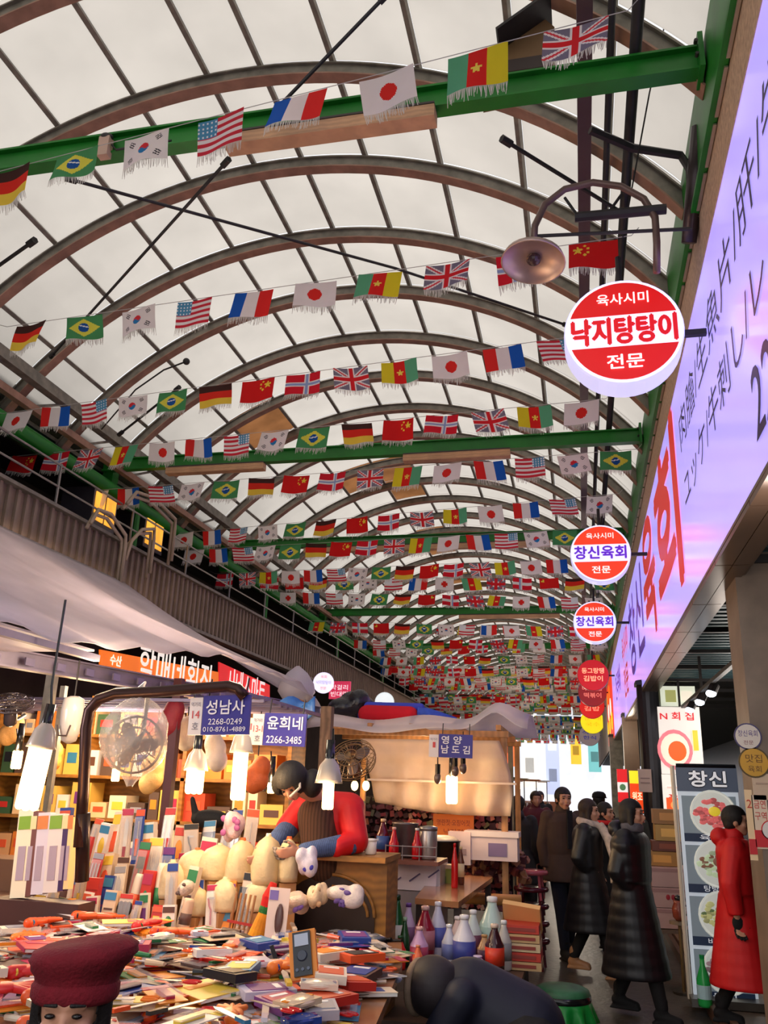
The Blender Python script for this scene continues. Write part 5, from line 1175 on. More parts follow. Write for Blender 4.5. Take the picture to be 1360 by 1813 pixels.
for k,(c1,c2,nm) in enumerate((((226,110,110),(240,214,60),'육회'),((196,216,176),(130,90,70),'탕탕이'),((190,190,130),(90,110,70),'비빔밥'),((160,130,136),(110,80,90),'물회'))):
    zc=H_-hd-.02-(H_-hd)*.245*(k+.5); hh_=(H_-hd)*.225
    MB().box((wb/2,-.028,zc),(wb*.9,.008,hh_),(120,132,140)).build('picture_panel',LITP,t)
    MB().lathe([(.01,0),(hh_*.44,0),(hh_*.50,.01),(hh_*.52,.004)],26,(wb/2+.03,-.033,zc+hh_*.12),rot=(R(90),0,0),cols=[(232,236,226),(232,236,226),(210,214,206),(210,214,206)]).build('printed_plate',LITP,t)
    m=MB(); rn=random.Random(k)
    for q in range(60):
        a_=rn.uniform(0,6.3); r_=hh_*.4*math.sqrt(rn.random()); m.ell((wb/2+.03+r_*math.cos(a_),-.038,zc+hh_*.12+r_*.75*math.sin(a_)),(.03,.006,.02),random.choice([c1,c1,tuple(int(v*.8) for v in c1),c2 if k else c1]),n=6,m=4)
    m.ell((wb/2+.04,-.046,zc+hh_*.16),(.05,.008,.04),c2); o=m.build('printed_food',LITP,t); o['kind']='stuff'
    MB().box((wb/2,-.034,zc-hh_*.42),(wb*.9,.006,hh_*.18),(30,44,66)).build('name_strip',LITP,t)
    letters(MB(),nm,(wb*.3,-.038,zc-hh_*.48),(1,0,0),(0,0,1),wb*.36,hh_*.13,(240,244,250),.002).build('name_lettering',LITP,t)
t=thing('soju_bottle_cutout','bright green bottle standing at the foot of the food banner','bottle',(p0.x+.06,8.15,.08)); MB().lathe([(.05,0),(.055,.02),(.055,.2),(.02,.3),(.018,.36)],16,(0,0,0),(50,190,90)).build('bottle_body',GLOSS,t,True); MB().lathe([(.02,.35),(.02,.38)],10,(0,0,0),(30,160,80)).build('cap',GLOSS,t); MB().lathe([(.057,.06),(.057,.16)],16,(0,0,0),(200,236,240)).build('paper_label',PRINT,t)
# lit posters on the shop wall
def poster(lab,x0,y0,x1,y1,Y,col,items,name='lit_food_poster',mat=None):
    a=at(x0,y1,Y);b=at(x1,y0,Y); w_=b.x-a.x; h=b.z-a.z; t=thing(name,lab,'poster',(a.x,Y,a.z)); mm=mat or LIT
    MB().box((w_/2,.02,h/2),(w_,.04,h),col).build('poster_board',mm,t)
    for qi,it in enumerate(items):
        dd=-.004*qi
        if it[0]=='t': letters(MB(),it[1],(it[2]*w_,-.004+dd,it[3]*h),(1,0,0),(0,0,1),it[4]*w_,it[5]*h,it[6],.002,.003).build('lettering',mm,t)
        if it[0]=='b': MB().box((it[1]*w_,-.004+dd,it[2]*h),(it[3]*w_,.008,it[4]*h),it[5]).build('printed_block',mm,t)
        if it[0]=='e': MB().ell((it[1]*w_,-.006+dd,it[2]*h),(it[3]*w_,.006,it[4]*h),it[5],n=20).build('printed_dish',mm,t)
    return t
poster('lit pale poster with a noodle bowl and red lettering behind the dark round pillar',1172,1252,1238,1370,12.6,(222,214,206),[('t','N 회 집',.05,.8,.8,.12,(206,40,50)),('e',.35,.36,.42,.3,(230,120,130)),('e',.35,.36,.34,.24,(236,222,200)),('e',.4,.34,.22,.15,(240,96,40)),('b',.85,.5,.12,.3,(236,190,60))])
poster('lit white and orange price poster below the noodle bowl poster',1178,1372,1222,1465,12.3,(240,232,222),[('b',.4,.75,.5,.04,(230,200,190)),('b',.5,.3,.8,.52,(242,90,40)),('e',.5,.42,.26,.1,(250,160,90)),('e',.5,.18,.26,.1,(250,150,80)),('t','3000',.2,.56,.6,.06,(190,60,50))])
poster('yellow and orange vertical poster left of the dark round pillar',1118,1365,1138,1440,14.5,(242,70,20),[('b',.5,.85,1,.3,(250,236,40)),('t','원조',.15,.3,.7,.2,(250,240,200))])
poster('red and white vertical poster beyond the yellow and orange one',1095,1362,1110,1420,16.5,(226,30,36),[('b',.5,.45,1,.3,(240,236,230)),('e',.5,.45,.3,.1,(80,120,80))])
poster('plain beige notice on the dark round pillar',1132,1362,1153,1402,13.1,(206,176,166),[('b',.5,.6,.7,.04,(150,120,120)),('b',.5,.4,.7,.04,(150,120,120))],'paper_notice',PRINT)
poster('olive and beige menu board over the shop door far along',1170,1215,1230,1250,13.5,(206,210,190),[('b',.3,.5,.3,.6,(150,150,90)),('b',.75,.5,.3,.5,(230,220,200))])
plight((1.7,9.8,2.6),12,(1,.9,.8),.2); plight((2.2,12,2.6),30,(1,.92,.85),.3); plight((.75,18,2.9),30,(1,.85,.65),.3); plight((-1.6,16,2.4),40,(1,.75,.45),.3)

plight((-4.4,3.6,2.3),110,(1,.93,.95),.3); plight((-4.2,7.2,2.45),70,(1,.86,.75),.3)  # point lights added under the awning to brighten its sheet
plight((-1.8,-1.2,2.4),55,(1,.84,.66),.3); plight((.7,1.2,2.9),22,(1,.9,.85),.3); plight((-.6,22,2.7),120,(1,.85,.65),.4); plight((-1.6,32,2.7),160,(1,.85,.65),.4)  # first pair added as unseen fill near the viewer, last pair for far stalls
t=boxat('green_basket','green plastic basket beyond the wooden post','basket',605,1460,8.6,.36,.3,.2,(30,110,70)); MB().box((0,0,.21),(.38,.32,.03),(24,96,60)).build('rim',PRINT,t); MB().box((0,0,.1-t.location.z/2-.1),(.3,.26,t.location.z-.01),(90,60,50)).build('support_crate',PRINT,t)
plight((1.0,4.3,2.9),16,(1,.9,.82),.2)  # unseen fill light added to brighten the pillar and red coat

t=thing('stall_ceiling_frame','thin violet-grey bars under the left stall roof from which lamps and bundles hang','frame',(-4.1,7.4,E+.62))
for y in(6.5,6.65,6.9,7.05,7.2,7.4,7.6): MB().box((-4.1,y,E+.615),(3.3,.025,.025)).build('cross_bar',VIO,t,world=True)
for x in(-5.7,-2.5): MB().box((x,7.3,E+.64),(.04,2.4,.03)).build('side_bar',VIO,t,world=True)
# ================= goods table =================
WARM=[(226,196,160),(240,226,206),(232,214,190),(210,180,150),(244,236,226)]
POP=[(200,50,40),(40,70,150),(230,140,40),(40,120,70),(236,200,70),(120,60,130),(60,130,170),(226,90,50),(90,60,50),(30,30,36),(180,40,80),(150,150,160)]
CN={(200,50,40):'red',(40,70,150):'blue',(230,140,40):'orange',(40,120,70):'green',(236,200,70):'yellow',(120,60,130):'purple',(60,130,170):'light blue',(226,90,50):'vermilion',(90,60,50):'brown',(30,30,36):'black',(180,40,80):'crimson',(150,150,160):'grey'}
rg=random.Random(11)
TZ=.80
# table itself
tb=thing('goods_table','long goods table heaped with kitchen tools and small wares, front left','table',(-2.4,4.7,0))
def flatpoly(P,z,th,mat,col,name,par): return MB().poly([V(x,y,z) for x,y in P],(0,0,-1),th,col).build(name,mat,par,world=True)
fa=atz(650,1850,TZ); fb=atz(250,1960,TZ)
TP=[(fa.x,fa.y),(-.98,4.95),(-1.12,5.62),(-4.6,5.62),(-4.6,4.2),(-2.4,3.35),(fb.x,fb.y)]
TP=list(reversed(TP)) if False else TP
flatpoly(TP,TZ,.04,TABLE,(176,110,62),'table_top',tb)
MB().poly([V(x,y,TZ-.04) for x,y in [(fa.x-.08,fa.y+.1),(-1.1,4.95),(-1.2,5.5),(-4.5,5.5),(-4.5,4.3),(-2.4,3.45),(fb.x-.03,fb.y+.1)]],(0,0,-1),.10,(96,66,46)).build('apron',PRINT,tb,world=True)
for x,y in((fa.x-.12,fa.y+.15),(-1.14,4.9),(-1.28,5.45),(-4.4,5.45),(-4.4,4.4),(-2.35,3.55)): MB().box((x,y,(TZ-.14)/2),(.05,.05,TZ-.14),(150,140,130)).build('leg',PRINT,tb,world=True)
# risers
Z2=at(300,1602,5.85).z; Z3=at(300,1532,6.2).z
rs=thing('display_riser','stepped wooden riser behind the goods table carrying the upper rows','riser',(-3.3,6.1,0))
xr0,xr1=-4.9,-1.95
MB().box(((xr0+xr1)/2,5.86,Z2/2),(xr1-xr0,.32,Z2-.01),(120,84,60)).build('lower_step',PRINT,rs,world=True)
MB().box(((xr0+xr1)/2,6.20,Z3/2),(xr1-xr0,.34,Z3-.01),(120,84,60)).build('upper_step',PRINT,rs,world=True)
def tool(kind,h,c,par,y=-.012,dark=(40,36,36)):
    st=(196,192,190)
    m=MB()
    if kind=='knife':
        m.poly([V(-.012,y,h*.32),V(.014,y,h*.32),V(.016,y,h*.8),V(-.002,y,h*.92),V(-.012,y,h*.8)],(0,-1,0),.003,st); m.build('blade',METAL,par); MB().box((0,y-.004,h*.2),(.024,.014,h*.24),c).build('handle',GLOSS,par)
    elif kind=='scissors':
        for q in(-1,1):
            MB().poly([V(0,y,h*.4),V(q*.016,y,h*.44),V(q*.004,y,h*.88)],(0,-q*1,0),.003*q,st).build('blade',METAL,par)
            MB().tube([(q*.018+.014*math.cos(a),y-.003,h*.22+.03*math.sin(a)) for a in [i*PI/5 for i in range(11)]],.005,n=6,col=c).build('handle',GLOSS,par)
    elif kind=='spatula':
        MB().box((0,y,h*.72),(.055,.004,h*.22),dark).build('head',GLOSS,par); MB().cyl((0,y,h*.6),(0,y,h*.12),.006,n=8,col=c).build('handle',GLOSS,par)
    elif kind=='brush':
        MB().ell((0,y,h*.66),(.024,.008,h*.22),dark).build('head',GLOSS,par,True); MB().cyl((0,y,h*.45),(0,y,h*.12),.008,n=8,col=c).build('handle',GLOSS,par)
    elif kind=='driver':
        MB().cyl((0,y,h*.5),(0,y,h*.86),.004,n=6,col=st).build('shaft',METAL,par); MB().cyl((0,y,h*.5),(0,y,h*.16),.014,.01,n=8,col=c).build('handle',GLOSS,par)
    elif kind=='peeler':
        MB().box((0,y,h*.78),(.04,.006,.014),st).build('blade',METAL,par); MB().tube([(-.02,y,h*.78),(-.012,y,h*.6),(0,y,h*.5),(0,y,h*.15)],.006,n=6,col=c).build('handle',GLOSS,par)
def carded(t,w_,h,c,cc,kind,n=1):
    MB().box((0,0,h/2),(w_,.004,h),c).build('backing_card',PRINT,t)
    MB().box((0,-.004,h*.93),(w_*.96,.004,h*.12),cc).build('header_print',PRINT,t)
    for q in range(n):
        s_=thing_part(t,'packed_tool',((q-(n-1)/2)*w_/n*.9,0,0)); tool(kind,h*.9,cc,s_)
    MB().box((0,-.022,h*.46),(w_*.88,.002,h*.78),(236,236,240)).build('clear_blister',CLEARF,t)
CLEARF=M('clear_blister_film',(240,240,244),rough=.1,alpha=.16,noise=0)
def thing_part(par,name,loc):
    o=bpy.data.objects.new(name,None); COL.objects.link(o); o.parent=par; o.location=loc; o.empty_display_size=.02; return o
def boxed(t,w_,h,d,c,cc):
    MB().box((0,0,h/2),(w_,d,h),c).build('box_body',PRINT,t); MB().box((0,-d/2-.002,h*.84),(w_*.94,.003,h*.2),cc).build('printed_header',PRINT,t)
    k=rg.randrange(3)
    if k==0: MB().box((0,-d/2-.002,h*.4),(w_*.6,.003,h*.4),rg.choice(POP)).build('printed_picture',PRINT,t)
    elif k==1:
        for q in range(3): MB().box((0,-d/2-.002,h*(.15+.18*q)),(w_*.7,.003,h*.05),rg.choice(POP)).build('printed_line',PRINT,t)
    else: MB().ell((0,-d/2,h*.4),(w_*.3,.003,h*.24),rg.choice(POP),n=12,m=6).build('printed_picture',PRINT,t,True)
def tube_pack(t,w_,h,c,cc):
    MB().lathe([(w_*.45,0),(w_*.5,.01),(w_*.5,h*.92),(w_*.4,h)],12,(0,0,0),c).build('roll',GLOSS,t,True); MB().lathe([(w_*.51,h*.3),(w_*.51,h*.6)],12,(0,0,0),cc).build('printed_wrap',PRINT,t,True)
KN=['knife','scissors','spatula','brush','driver','peeler']
def stand_row(nm,px0,px1,step,pyb,Y,z,hpx,jit,first=0):
    px=px0; i=0
    while px<px1:
        wpx=step*rg.uniform(.8,1.25); k=mpp(at(px,pyb,Y)); w_=wpx*k*.9; h=hpx*k*rg.uniform(.7,1.12); y=Y+rg.uniform(-jit,jit); x=ray(px+wpx/2,pyb).x*y
        c=rg.choice(WARM+[(226,196,160)]+POP[:3]); cc=rg.choice(POP); kd=rg.choice(['card','card','card','box','box','roll'])
        side=f'{ordinal(i)} from the left in the {nm}' if i<25 else f'near the right end of {nm}'
        lean=R(rg.uniform(-14,-3)); roll=R(rg.uniform(-7,9))
        nmk={'card':'carded_tool_pack','box':'printed_box','roll':'wrapped_roll'}[kd]
        kt=rg.choice(KN)
        lab={'card':f'{CN[cc]} and pale carded {kt if kt!="driver" else "screwdriver"} pack, {side}','box':f'upright box with {CN[cc]} header, {side}','roll':f'upright wrapped roll with a {CN[cc]} band, {side}'}[kd]
        t=thing(nmk,lab,{'card':'packet','box':'box','roll':'roll'}[kd],(x,y,z+.004),rot=(lean,roll,R(rg.uniform(-14,22))))
        if kd=='card': carded(t,w_,h,c,cc,kt,rg.choice([1,1,2,3]) if w_>.08 else 1)
        elif kd=='box': boxed(t,w_,h,rg.uniform(.03,.06),c,cc)
        else: tube_pack(t,min(w_,.07),h,c,cc)
        px+=wpx; i+=1
stand_row('top goods row',95,440,24,1535,6.15,Z3,92,.05)
stand_row('second goods row',60,430,27,1602,5.82,Z2,104,.06)
stand_row('third goods row',20,430,26,1660,5.50,TZ,98,.05)
stand_row('low front row',40,330,22,1690,5.28,TZ,60,.04)
# tall white boxes far left
for k,(px,w_,c) in enumerate(((22,30,(250,236,200)),(42,18,(120,70,60)),(56,26,(226,214,220)),(78,30,(240,226,214)),(102,14,(70,40,90)),(112,12,(250,220,150)))):
    p=at(px,1590,5.15); t=thing('tall_box',f'tall narrow upright carton, {ordinal(k)} from the left under the big lamp','box',(p.x,5.15,p.z),rot=(R(-3),R(-5),0)); kk=mpp(p)
    MB().box((w_*kk/2,0,.26),(w_*kk,.06,.52-.02*k),c).build('box_body',PRINT,t); MB().box((w_*kk/2,-.032,.44),(w_*kk*.8,.004,.08),[(130,170,40),(240,220,160),(220,130,60)][k%3]).build('print',PRINT,t); MB().box((w_*kk/2,-.032,.2),(w_*kk*.5,.004,.2),(180,160,170)).build('print',PRINT,t)
p=at(60,1592,5.15); o=MB().box((p.x+.05,5.17,(p.z)/2+TZ/2),(.62,.2,p.z-TZ-.004),(70,40,36)).build('crate_stand',PRINT); tag(o,'dark crate standing on the table under the tall narrow cartons','crate')
# cream wrapped bundles (middle)
CREAM=M('cream_plastic_wrap',(250,228,180),rough=.35,noise=.2,scale=6,transl=.25,bump=.5)
for k,(px,py,w_,h,c) in enumerate(((300,1590,50,60,0),(345,1560,66,52,0),(385,1556,72,56,0),(425,1560,62,68,0),(470,1564,74,78,0),(508,1560,54,70,0),(395,1612,64,52,0),(345,1620,52,46,0),(452,1612,60,48,0))):
    Yb=5.55+.02*(k%3)+(0.1 if py<1570 else 0); p=at(px,py,Yb); kk=mpp(p); r=w_*kk/2; hh_=h*kk
    t=thing('wrapped_bundle',f'cream plastic-wrapped bundle, {ordinal(k)} of those heaped left of the stallholder','bundle',p,R(k*23))
    sec=[]
    for i in range(9):
        v=i/8; rr=r*[.95,1,1,1,.97,.92,.84,.66,.2][i]; sec.append([V(rr*math.cos(a)*(1+.07*math.sin(4*a+k+i*.4)),rr*.7*math.sin(a)*(1+.07*math.sin(5*a+i)),hh_*v) for a in [j*PI/12 for j in range(24)]])
    MB().loft(sec).build('wrap',CREAM,t,True); MB().cyl((0,0,hh_*.97),(0,0,hh_*1.06),.022,.016,n=10,col=(240,110,50) if k%2 else (236,214,170)).build('tied_top',GLOSS,t)
    bz=TZ if Yb<5.66 else TZ
    if p.z-TZ>.05: MB().box((0,0,-(p.z-TZ)/2-.003),(r*1.3,r*1.1,p.z-TZ-.008),(180,130,80)).build('support_box',PRINT,t)
# blue and white bagged slippers etc.
def bag(lab,px,py,Y,w_,h,c,c2,rot=(0,0,0),nm='plastic_bag'):
    p=at(px,py,Y); kk=mpp(p); t=thing(nm,lab,'bag',p,rot=rot); m=MB(); a=w_*kk/2; b=h*kk/2; r_=random.Random(px)
    for k in range(7): m.ell((r_.uniform(-a*.5,a*.5),r_.uniform(-.03,.03),b+r_.uniform(-b*.3,b*.3)),(a*r_.uniform(.4,.6),.06,b*r_.uniform(.5,.75)))
    blob('bag_film',m,.011,M(f'bag_film_{c[0]}_{c[1]}_{c[2]}',c,rough=.3,noise=.25,scale=20,bump=.5),t,1)
    for k in range(5): MB().ell((r_.uniform(-a*.6,a*.6),-.062,b+r_.uniform(-b*.5,b*.5)),(a*.22,.012,b*.2),c2,rot=(0,r_.uniform(-1,1),0)).build('printed_patch',PRINT,t,True)
    return t
bag('white bag with deep blue print, just under the oversleeve of the stallholder',542,1553,5.45,44,56,(226,218,232),(60,56,170))
bag('pink and white printed bag near the left hand of the stallholder',410,1492,5.75,50,58,(236,206,214),(170,90,150))
bag('silvery bag with violet print in the row below the cabinet',520,1622,5.2,60,44,(216,190,170),(110,80,160))
bag('cream bag leaning beside the violet printed one',560,1612,5.22,40,50,(236,210,170),(190,150,110))
bag('white and lilac bag before the wooden cabinet',610,1612,5.25,76,46,(230,214,206),(96,70,140))
bag('crumpled beige cloth bag on the right end of the table',660,1694,5.0,56,30,(226,200,176),(200,170,140))
bag('bag of dark green and gold trinkets on the right end of the table',640,1728,4.85,90,44,(120,104,70),(60,56,50))
bag('blue patterned bag hanging over the right table corner',668,1745,4.7,90,26,(190,196,222),(40,60,150))
bag('white and grey bag with a small animal shape, among the third row',324,1592,5.4,34,34,(214,196,180),(90,70,66))
bag('red mesh bag on the middle right of the table',596,1722,4.95,56,46,(206,50,60),(236,120,120))
# flats on the table
def flat(kind,lab,x,y,z,rz,c,cc,sc=1.,tilt=0,group=None):
    t=thing(kind,lab,{'carded_pack':'packet','notebook':'book','wallet':'wallet','scissors':'scissors','kitchen_knife':'knife','glove_bundle':'gloves','flat_box':'box','screwdriver':'tool'}[kind],(x,y,z),rot=(tilt,R(rg.uniform(-5,5)),rz),group=group)
    if kind=='carded_pack':
        w_,l=.09*sc,.22*sc; MB().box((0,0,.003),(w_,l,.004),c).build('backing_card',PRINT,t); MB().box((0,l*.4,.006),(w_*.96,l*.16,.003),cc).build('header_print',PRINT,t); MB().box((0,-l*.1,.013),(w_*.3,l*.5,.014),cc).build('packed_tool',GLOSS,t); MB().box((0,-l*.1,.023),(w_*.8,l*.7,.002),(236,236,240)).build('clear_blister',CLEARF,t)
    if kind=='notebook':
        w_,l=.15*sc,.21*sc; MB().box((0,0,.008),(w_,l,.014),(240,236,226)).build('pages',PRINT,t); MB().box((0,0,.0165),(w_*1.02,l*1.02,.003),c).build('cover',PRINT,t); MB().box((0,l*.2,.019),(w_*.6,l*.2,.002),cc).build('cover_print',PRINT,t); MB().box((-w_*.5,0,.009),(.006,l,.018),cc).build('spine',PRINT,t)
    if kind=='wallet':
        m=MB(); m.ell((0,0,.016),(.07*sc,.05*sc,.02),c,n=18); m.box((0,0,.015),(.13*sc,.085*sc,.022),c); m.build('leather_body',GLOSS,t); MB().box((0,.0,.028),(.12*sc,.03,.004),cc).build('flap',GLOSS,t); MB().ell((0,-.01,.032),(.006,.006,.004),(220,180,90)).build('snap',METAL,t)
    if kind=='flat_box':
        w_,l=.12*sc,.18*sc; MB().box((0,0,.018),(w_,l,.034),c).build('box_body',PRINT,t); MB().box((0,0,.0365),(w_*.8,l*.7,.003),cc).build('lid_print',PRINT,t); MB().box((0,l*.2,.0385),(w_*.5,l*.12,.002),(250,246,240)).build('title_block',PRINT,t)
    if kind in('scissors','kitchen_knife','screwdriver'):
        s_=thing_part(t,'tool_body',(0,-.1,.012)); s_.rotation_euler=(R(-90),0,0); tool({'scissors':'scissors','kitchen_knife':'knife','screwdriver':'driver'}[kind],.27*sc,c,s_,y=-.004)
    if kind=='glove_bundle':
        m=MB(); r_=random.Random(int(x*1000))
        for k in range(5):
            a=(k-2)*.34; m.cap((0,0,.014),(.085*math.sin(a)*sc,.085*math.cos(a)*sc+.01,.014),.018,.011,n=8)
        m.ell((0,-.03,.016),(.045,.06,.02)); m.cap((0,-.06,.014),(0,-.11,.014),.026,.03,n=8)
        m.build('glove',M(f'rubber_{c[0]}_{c[1]}',c,rough=.4,noise=.1),t,True); MB().tube([(.03*math.cos(a),-.1,.018+.016*math.sin(a)) for a in [i*PI/5 for i in range(11)]],.005,col=cc).build('cuff_edge',GLOSS,t,True)
    return t
kinds=['carded_pack','carded_pack','notebook','wallet','scissors','kitchen_knife','flat_box','screwdriver','carded_pack','carded_pack','glove_bundle','flat_box','carded_pack']
def inside(x,y):
    P=TP; c=False
    for i in range(len(P)):
        (x1,y1),(x2,y2)=P[i],P[i-1]
        if (y1>y)!=(y2>y) and x<(x2-x1)*(y-y1)/(y2-y1)+x1: c=not c
    return c
ri=0; yy=3.84
NEAT={'carded_pack':'carded pack','notebook':'notebook','wallet':'wallet','scissors':'pair of scissors','kitchen_knife':'kitchen knife','glove_bundle':'rubber glove','flat_box':'flat printed box','screwdriver':'screwdriver'}
for layer in range(3):
    ri=0; yy=fa.y-.35+.05*layer
    while yy<5.22:
        xx=-1.0-.05*layer; ci=0
        while xx>-3.2:
            x=xx+rg.uniform(-.02,.02); y=yy+rg.uniform(-.03,.03)
            if inside(x+.05,y) and inside(x-.05,y) and inside(x,y-.03) and rg.random()<(1,.8,.45)[layer]:
                kd=rg.choice(kinds); 
                if rg.random()<.4 and (ri<2 or ci<1): kd=rg.choice(['scissors','screwdriver','kitchen_knife','glove_bundle','carded_pack'])
                c=rg.choice(POP+[(240,90,40)]*2+WARM*2+[(206,196,214),(226,220,226),(176,170,180)]*2); cc=rg.choice(POP)
                if kd in('scissors','glove_bundle'): c=rg.choice([(240,90,30),(250,130,40),(220,40,40),(240,90,30)])
                cn=CN.get(c,'orange-red' if c in((240,90,40),(240,90,30)) else 'amber' if c==(250,130,40) else 'scarlet' if c==(220,40,40) else 'silvery' if c in((206,196,214),(226,220,226),(176,170,180)) else 'cream')
                flat(kd,f'{cn} {NEAT[kd]} {("lowest","in the middle layer","on top")[layer]}, {ordinal(ri)} line from the front, {ordinal(ci)} from right',x,y,TZ+.003+.042*layer+.0*rg.random(),R(rg.uniform(-70,70)) if kd not in('scissors','screwdriver') else R(rg.uniform(60,110)),c,cc,rg.uniform(.95,1.35),group='small wares lying on the goods table')
                ci+=1
            xx-=.14
        yy+=.16; ri+=1
# standout goods
p=atz(540,1735,TZ+.09); t=thing('handheld_meter','orange-cased handheld meter with a grey screen standing among the wares','meter',(p.x,p.y,TZ+.09),rot=(R(-25),R(-12),R(8)))
MB().box((0,0,.10),(.12,.03,.20),(240,140,20)).build('orange_holster',GLOSS,t); MB().box((0,-.02,.10),(.08,.02,.18),(36,38,44)).build('black_body',GLOSS,t); MB().box((0,-.032,.155),(.062,.004,.05),(186,196,210)).build('screen',PRINT,t); MB().lathe([(.024,0),(.02,.008)],16,(0,-.03,.09),rot=(R(90),0,0),col=(60,66,80)).build('dial',GLOSS,t)
for q in range(3): MB().cyl((-.025+.025*q,-.031,.035),(-.025+.025*q,-.035,.035),.007,n=8,col=(90,100,120)).build('socket',GLOSS,t)
def stander(name,lab,cat,px,py,Y,rot,parts):
    p=at(px,py,Y); t=thing(name,lab,cat,p,rot=rot)
    for nm,fn,mat in parts: fn(MB()).build(nm,mat,t,True if nm in('head','handle') else False)
    return t
stander('cooking_spoon_card','tall pale card with a dark oval spatula head, in front of the cream bags','packet',481,1705,4.95,(R(-6),R(2),R(4)),[('backing_card',lambda m:m.box((0,0,.19),(.12,.005,.38),(240,214,200)),PRINT),('header',lambda m:m.box((-.03,-.004,.34),(.05,.004,.05),(130,110,180)),PRINT),('head',lambda m:m.ell((.015,-.012,.22),(.024,.008,.08),(90,60,56)),GLOSS),('handle',lambda m:m.cap((.015,-.012,.14),(.0,-.012,.04),.009,.009,n=8,col=(170,150,190)),GLOSS)])
stander('feather_duster','orange, red and yellow cloth duster slanting across the middle of the wares','duster',440,1700,5.05,(R(-8),R(14),0),[('cone',lambda m:m.lathe([(.05,0),(.06,.06),(.045,.16),(.03,.26),(.04,.34),(.02,.42)],14,(0,0,0),(0,0,0),cols=[(250,170,20),(250,160,30),(240,150,40),(214,30,30),(214,40,30)]),CLOTH),('tie',lambda m:m.lathe([(.033,.25),(.036,.27),(.033,.29)],12,(0,0,0),(40,110,50)),CLOTH)])
stander('wooden_trellis_pack','pack of pale bamboo sticks tied with a red band, left of the duster','packet',412,1700,5.2,(R(-4),R(6),0),[('stick',lambda m,q=q:m.cyl((-.06+.03*q,0,0),(-.05+.03*q,-.01,.36),.008,n=6,col=(220,176,120)),WD2) for q in range(5)]+[('band',lambda m:m.box((.005,-.012,.2),(.16,.01,.015),(190,50,40)),PRINT)])
stander('cleaver_display','big grey cleaver blade leaning among the front wares','knife',500,1800,4.35,(R(-30),R(-30),R(10)),[('blade',lambda m:m.box((0,0,.16),(.09,.004,.26),(110,96,90)),METAL),('spine',lambda m:m.box((.05,0,.18),(.02,.008,.3),(40,36,38)),METAL),('label',lambda m:m.box((.03,-.006,.03),(.08,.004,.07),(220,196,190)),PRINT)])
for k in range(4):
    p=atz(590+k*26,1685-k*3,TZ+.002); t=thing('dark_pan',f'{ordinal(k)} from the left of the dark metal pans under the wooden cabinet','pan',(p.x,5.38-.02*k,TZ+.002)); MB().lathe([(.05,0),(.075,.03),(.08,.05),(.076,.05),(.05,.01)],20,(0,0,0),(34,32,36)).build('pan_body',METAL,t,True); MB().cyl((.07,0,.045),(.17,-.05,.06),.009,n=8,col=(20,20,22)).build('handle',GLOSS,t); MB().lathe([(.078,.052),(.04,.07),(.01,.08)],20,(0,0,0),(120,124,130)).build('lid',METAL,t,True)
# wooden cabinet with arched front
a=at(585,1518,6.0); b=at(690,1650,6.0); w_=at(690,1518,6.0).x-at(505,1518,6.0).x; ct=thing('wooden_cabinet','worn ochre wooden cabinet with an arched dark opening, below the stallholder','cabinet',((at(690,1518,6.0).x+at(505,1518,6.0).x)/2,6.05,0))
OC=M('ochre_wood',(176,118,48),rough=.5,noise=.35,scale=5,wave=(6,5,'Z',.3)); h=a.z
MB().box((0,.06,h/2),(w_,.36,h-.01),(176,118,48)).build('carcass',OC,ct); MB().box((0,.0,h+.012),(w_*1.04,.5,.035),(206,140,50)).build('top_board',OC,ct)
MB().poly([V(-w_*.46,-.125,h*.55),V(w_*.40,-.125,h*.55)]+[V(w_*.40*math.cos(t_)-.0 if math.cos(t_)>0 else w_*.46*math.cos(t_),-.125,h*.72+h*.2*math.sin(t_)) for t_ in [i*PI/14 for i in range(15)]],(0,-1,0),.006,(52,36,28)).build('dark_arched_panel',PRINT,ct)
for r_ in(.40,.34): MB().tube([(w_*r_*math.cos(t_),-.135,h*.72+h*(r_-.2)*math.sin(t_)) for t_ in [i*PI/18 for i in range(10)]]+[(0,-.135,h*.72+h*(r_-.2))],.011,n=8,col=(120,80,40)).build('arched_moulding',OC,ct)
for q in(-.1,.22): MB().cyl((q*w_,-.13,h*.80),(q*w_,-.17,h*.80),.018,n=12,col=(226,206,180)).build('knob',GLOSS,ct)
ctx=ct.location.x; top=h+.031
for k,(px,c,c2,r_,hh_,lab) in enumerate(((565,(250,236,226),(240,220,210),.055,.09,'white paper cup on the wooden cabinet'),(606,(240,210,220),(210,40,60),.065,.085,'white dome tub with a red lid on the wooden cabinet'),(622,(84,80,110),(60,56,84),.085,.24,'grey-blue lidded bin at the right of the stallholder'),(656,(236,222,206),(250,240,230),.04,.10,'small white jug at the right end of the wooden cabinet'))):
    y=6.0+(.12 if k==2 else 0); x=ray(px,1515).x*y
    t=thing(['paper_cup','lidded_tub','lidded_bin','small_jug'][k],lab,['cup','tub','bin','jug'][k],(x,y,top)); MB().lathe([(r_*.8,0),(r_,.01),(r_*(.95 if k!=1 else .45),hh_*.85)],18,(0,0,0),c).build('vessel',GLOSS,t,True); MB().lathe([(r_*(1 if k!=1 else .5),hh_*.85),(r_*(1 if k!=1 else .5),hh_),(r_*.4,hh_*1.02)],18,(0,0,0),c2).build('rim_or_lid',GLOSS,t,True)
for k in range(3):
    y=5.93; x=ray(520+k*24,1510).x*y; t=thing('small_jar_pack',f'{ordinal(k)} from the left of the amber jar packs on the cabinet edge','jar',(x,y,top)); MB().box((0,0,.025),(.08,.05,.05),(226,190,120)).build('tray',PRINT,t); [MB().cyl((q*.022,0,.05),(q*.022,0,.062),.011,n=10,col=(120,50,30)).build('jar',GLOSS,t) for q in(-1,0,1)]
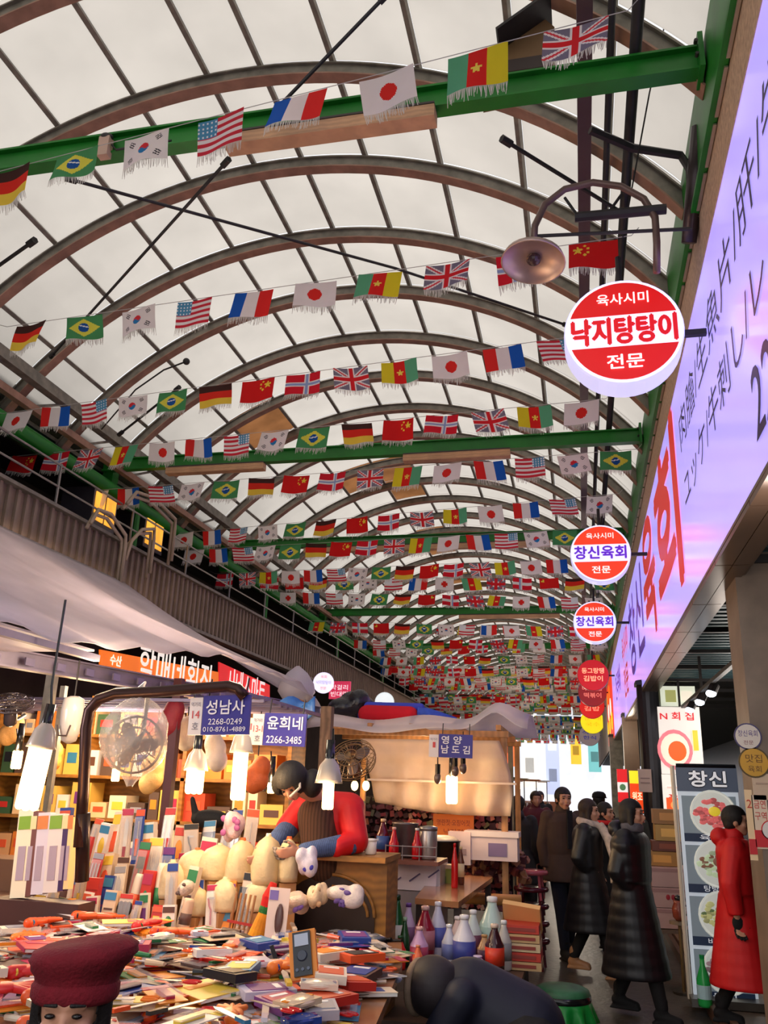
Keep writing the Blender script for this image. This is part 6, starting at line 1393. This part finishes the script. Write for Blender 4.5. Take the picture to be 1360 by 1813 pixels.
# ---- back of the left stall: shelves with boxes in warm light ----
sx0,sx1=-6.0,-2.75; SY=8.3
sh=thing('back_shelves','tall wooden shelving at the back of the left stall, lit orange','shelf',((sx0+sx1)/2,SY,0))
MB().box(((sx0+sx1)/2,SY+.24,1.25),(sx1-sx0,.03,2.5),(206,150,90)).build('back_panel',OC,sh,world=True)
for z in(.9,1.3,1.7,2.1,2.45): MB().box(((sx0+sx1)/2,SY,z),(sx1-sx0,.44,.03),(196,140,90)).build('shelf_board',OC,sh,world=True)
for x in(sx0,sx0+1.08,sx0+2.16,sx1): MB().box((x,SY,1.25),(.04,.44,2.5),(170,116,70)).build('upright',OC,sh,world=True)
cnt=0
for zi,z in enumerate((.9,1.3,1.7,2.1)):
    x=sx0+.08; i=0
    while x<sx1-.2:
        w_=rg.uniform(.1,.26); h=rg.uniform(.14,.33); c=rg.choice([(236,200,150),(230,130,50),(246,226,190),(200,70,40),(230,190,90),(90,70,60),(240,230,220),(60,90,60),(214,160,110)])
        t=thing('stock_box',f'warm-lit stock box, {ordinal(min(i,24))} from the left on the {ordinal(zi)} back shelf counted from below','box',(x+w_/2,SY-.04,z+.016)); MB().box((0,0,h/2),(w_*.94,.26,h),c).build('box_body',PRINT,t); MB().box((0,-.132,h*.55),(w_*.6,.004,h*.35),rg.choice(POP)).build('printed_label',PRINT,t); x+=w_+rg.uniform(.0,.03); i+=1
# hanging things in the stall
for k,(px,py,Y,c,lab) in enumerate(((90,1340,7.4,(240,150,60),'orange mesh bag'),(270,1370,7.4,(236,190,120),'cream mesh bag'),(300,1275,6.6,(140,24,40),'dark red lantern-like cover'),(385,1330,7.2,(230,214,200),'white bundle'),(455,1370,7.3,(230,110,50),'orange-red bundle'),(20,1300,7.0,(220,160,90),'tan bundle'),(330,1300,6.9,(240,220,190),'pale bundle'))):
    p=at(px,py,Y); t=thing('hanging_bundle',f'{lab} hanging under the left stall roof','bundle',p); m=MB(); r_=random.Random(k)
    for q in range(5): m.ell((r_.uniform(-.04,.04),0,r_.uniform(-.09,.09)),(.09,.07,.1))
    blob('bundle_cloth',m,.014,M(f'bundle_{c[0]}_{c[1]}',c,rough=.6,noise=.3,bump=.5),t,2); MB().tube([(0,0,.15),(0,0,E+.60-p.z)],.006,n=5).build('cord',DARK,t)
t=thing('black_cloth','black cloth draped over boxes behind the top row of goods','cloth',at(372,1450,6.4)); blob('cloth_body',MB().ell((0,0,0),(.16,.08,.07)).cap((-.12,0,.02),(-.16,0,.14),.03,.02).cap((.1,0,0),(.2,0,.07),.03,.02),.012,BLK,t,2)
t=thing('cloth_stand','box under the black cloth behind the top row','box',at(372,1458,6.45)); q=t.location.z-.07; MB().box((0,.02,-.07-q/2),(.34,.14,q-.005),(150,110,70)).build('box_body',PRINT,t)
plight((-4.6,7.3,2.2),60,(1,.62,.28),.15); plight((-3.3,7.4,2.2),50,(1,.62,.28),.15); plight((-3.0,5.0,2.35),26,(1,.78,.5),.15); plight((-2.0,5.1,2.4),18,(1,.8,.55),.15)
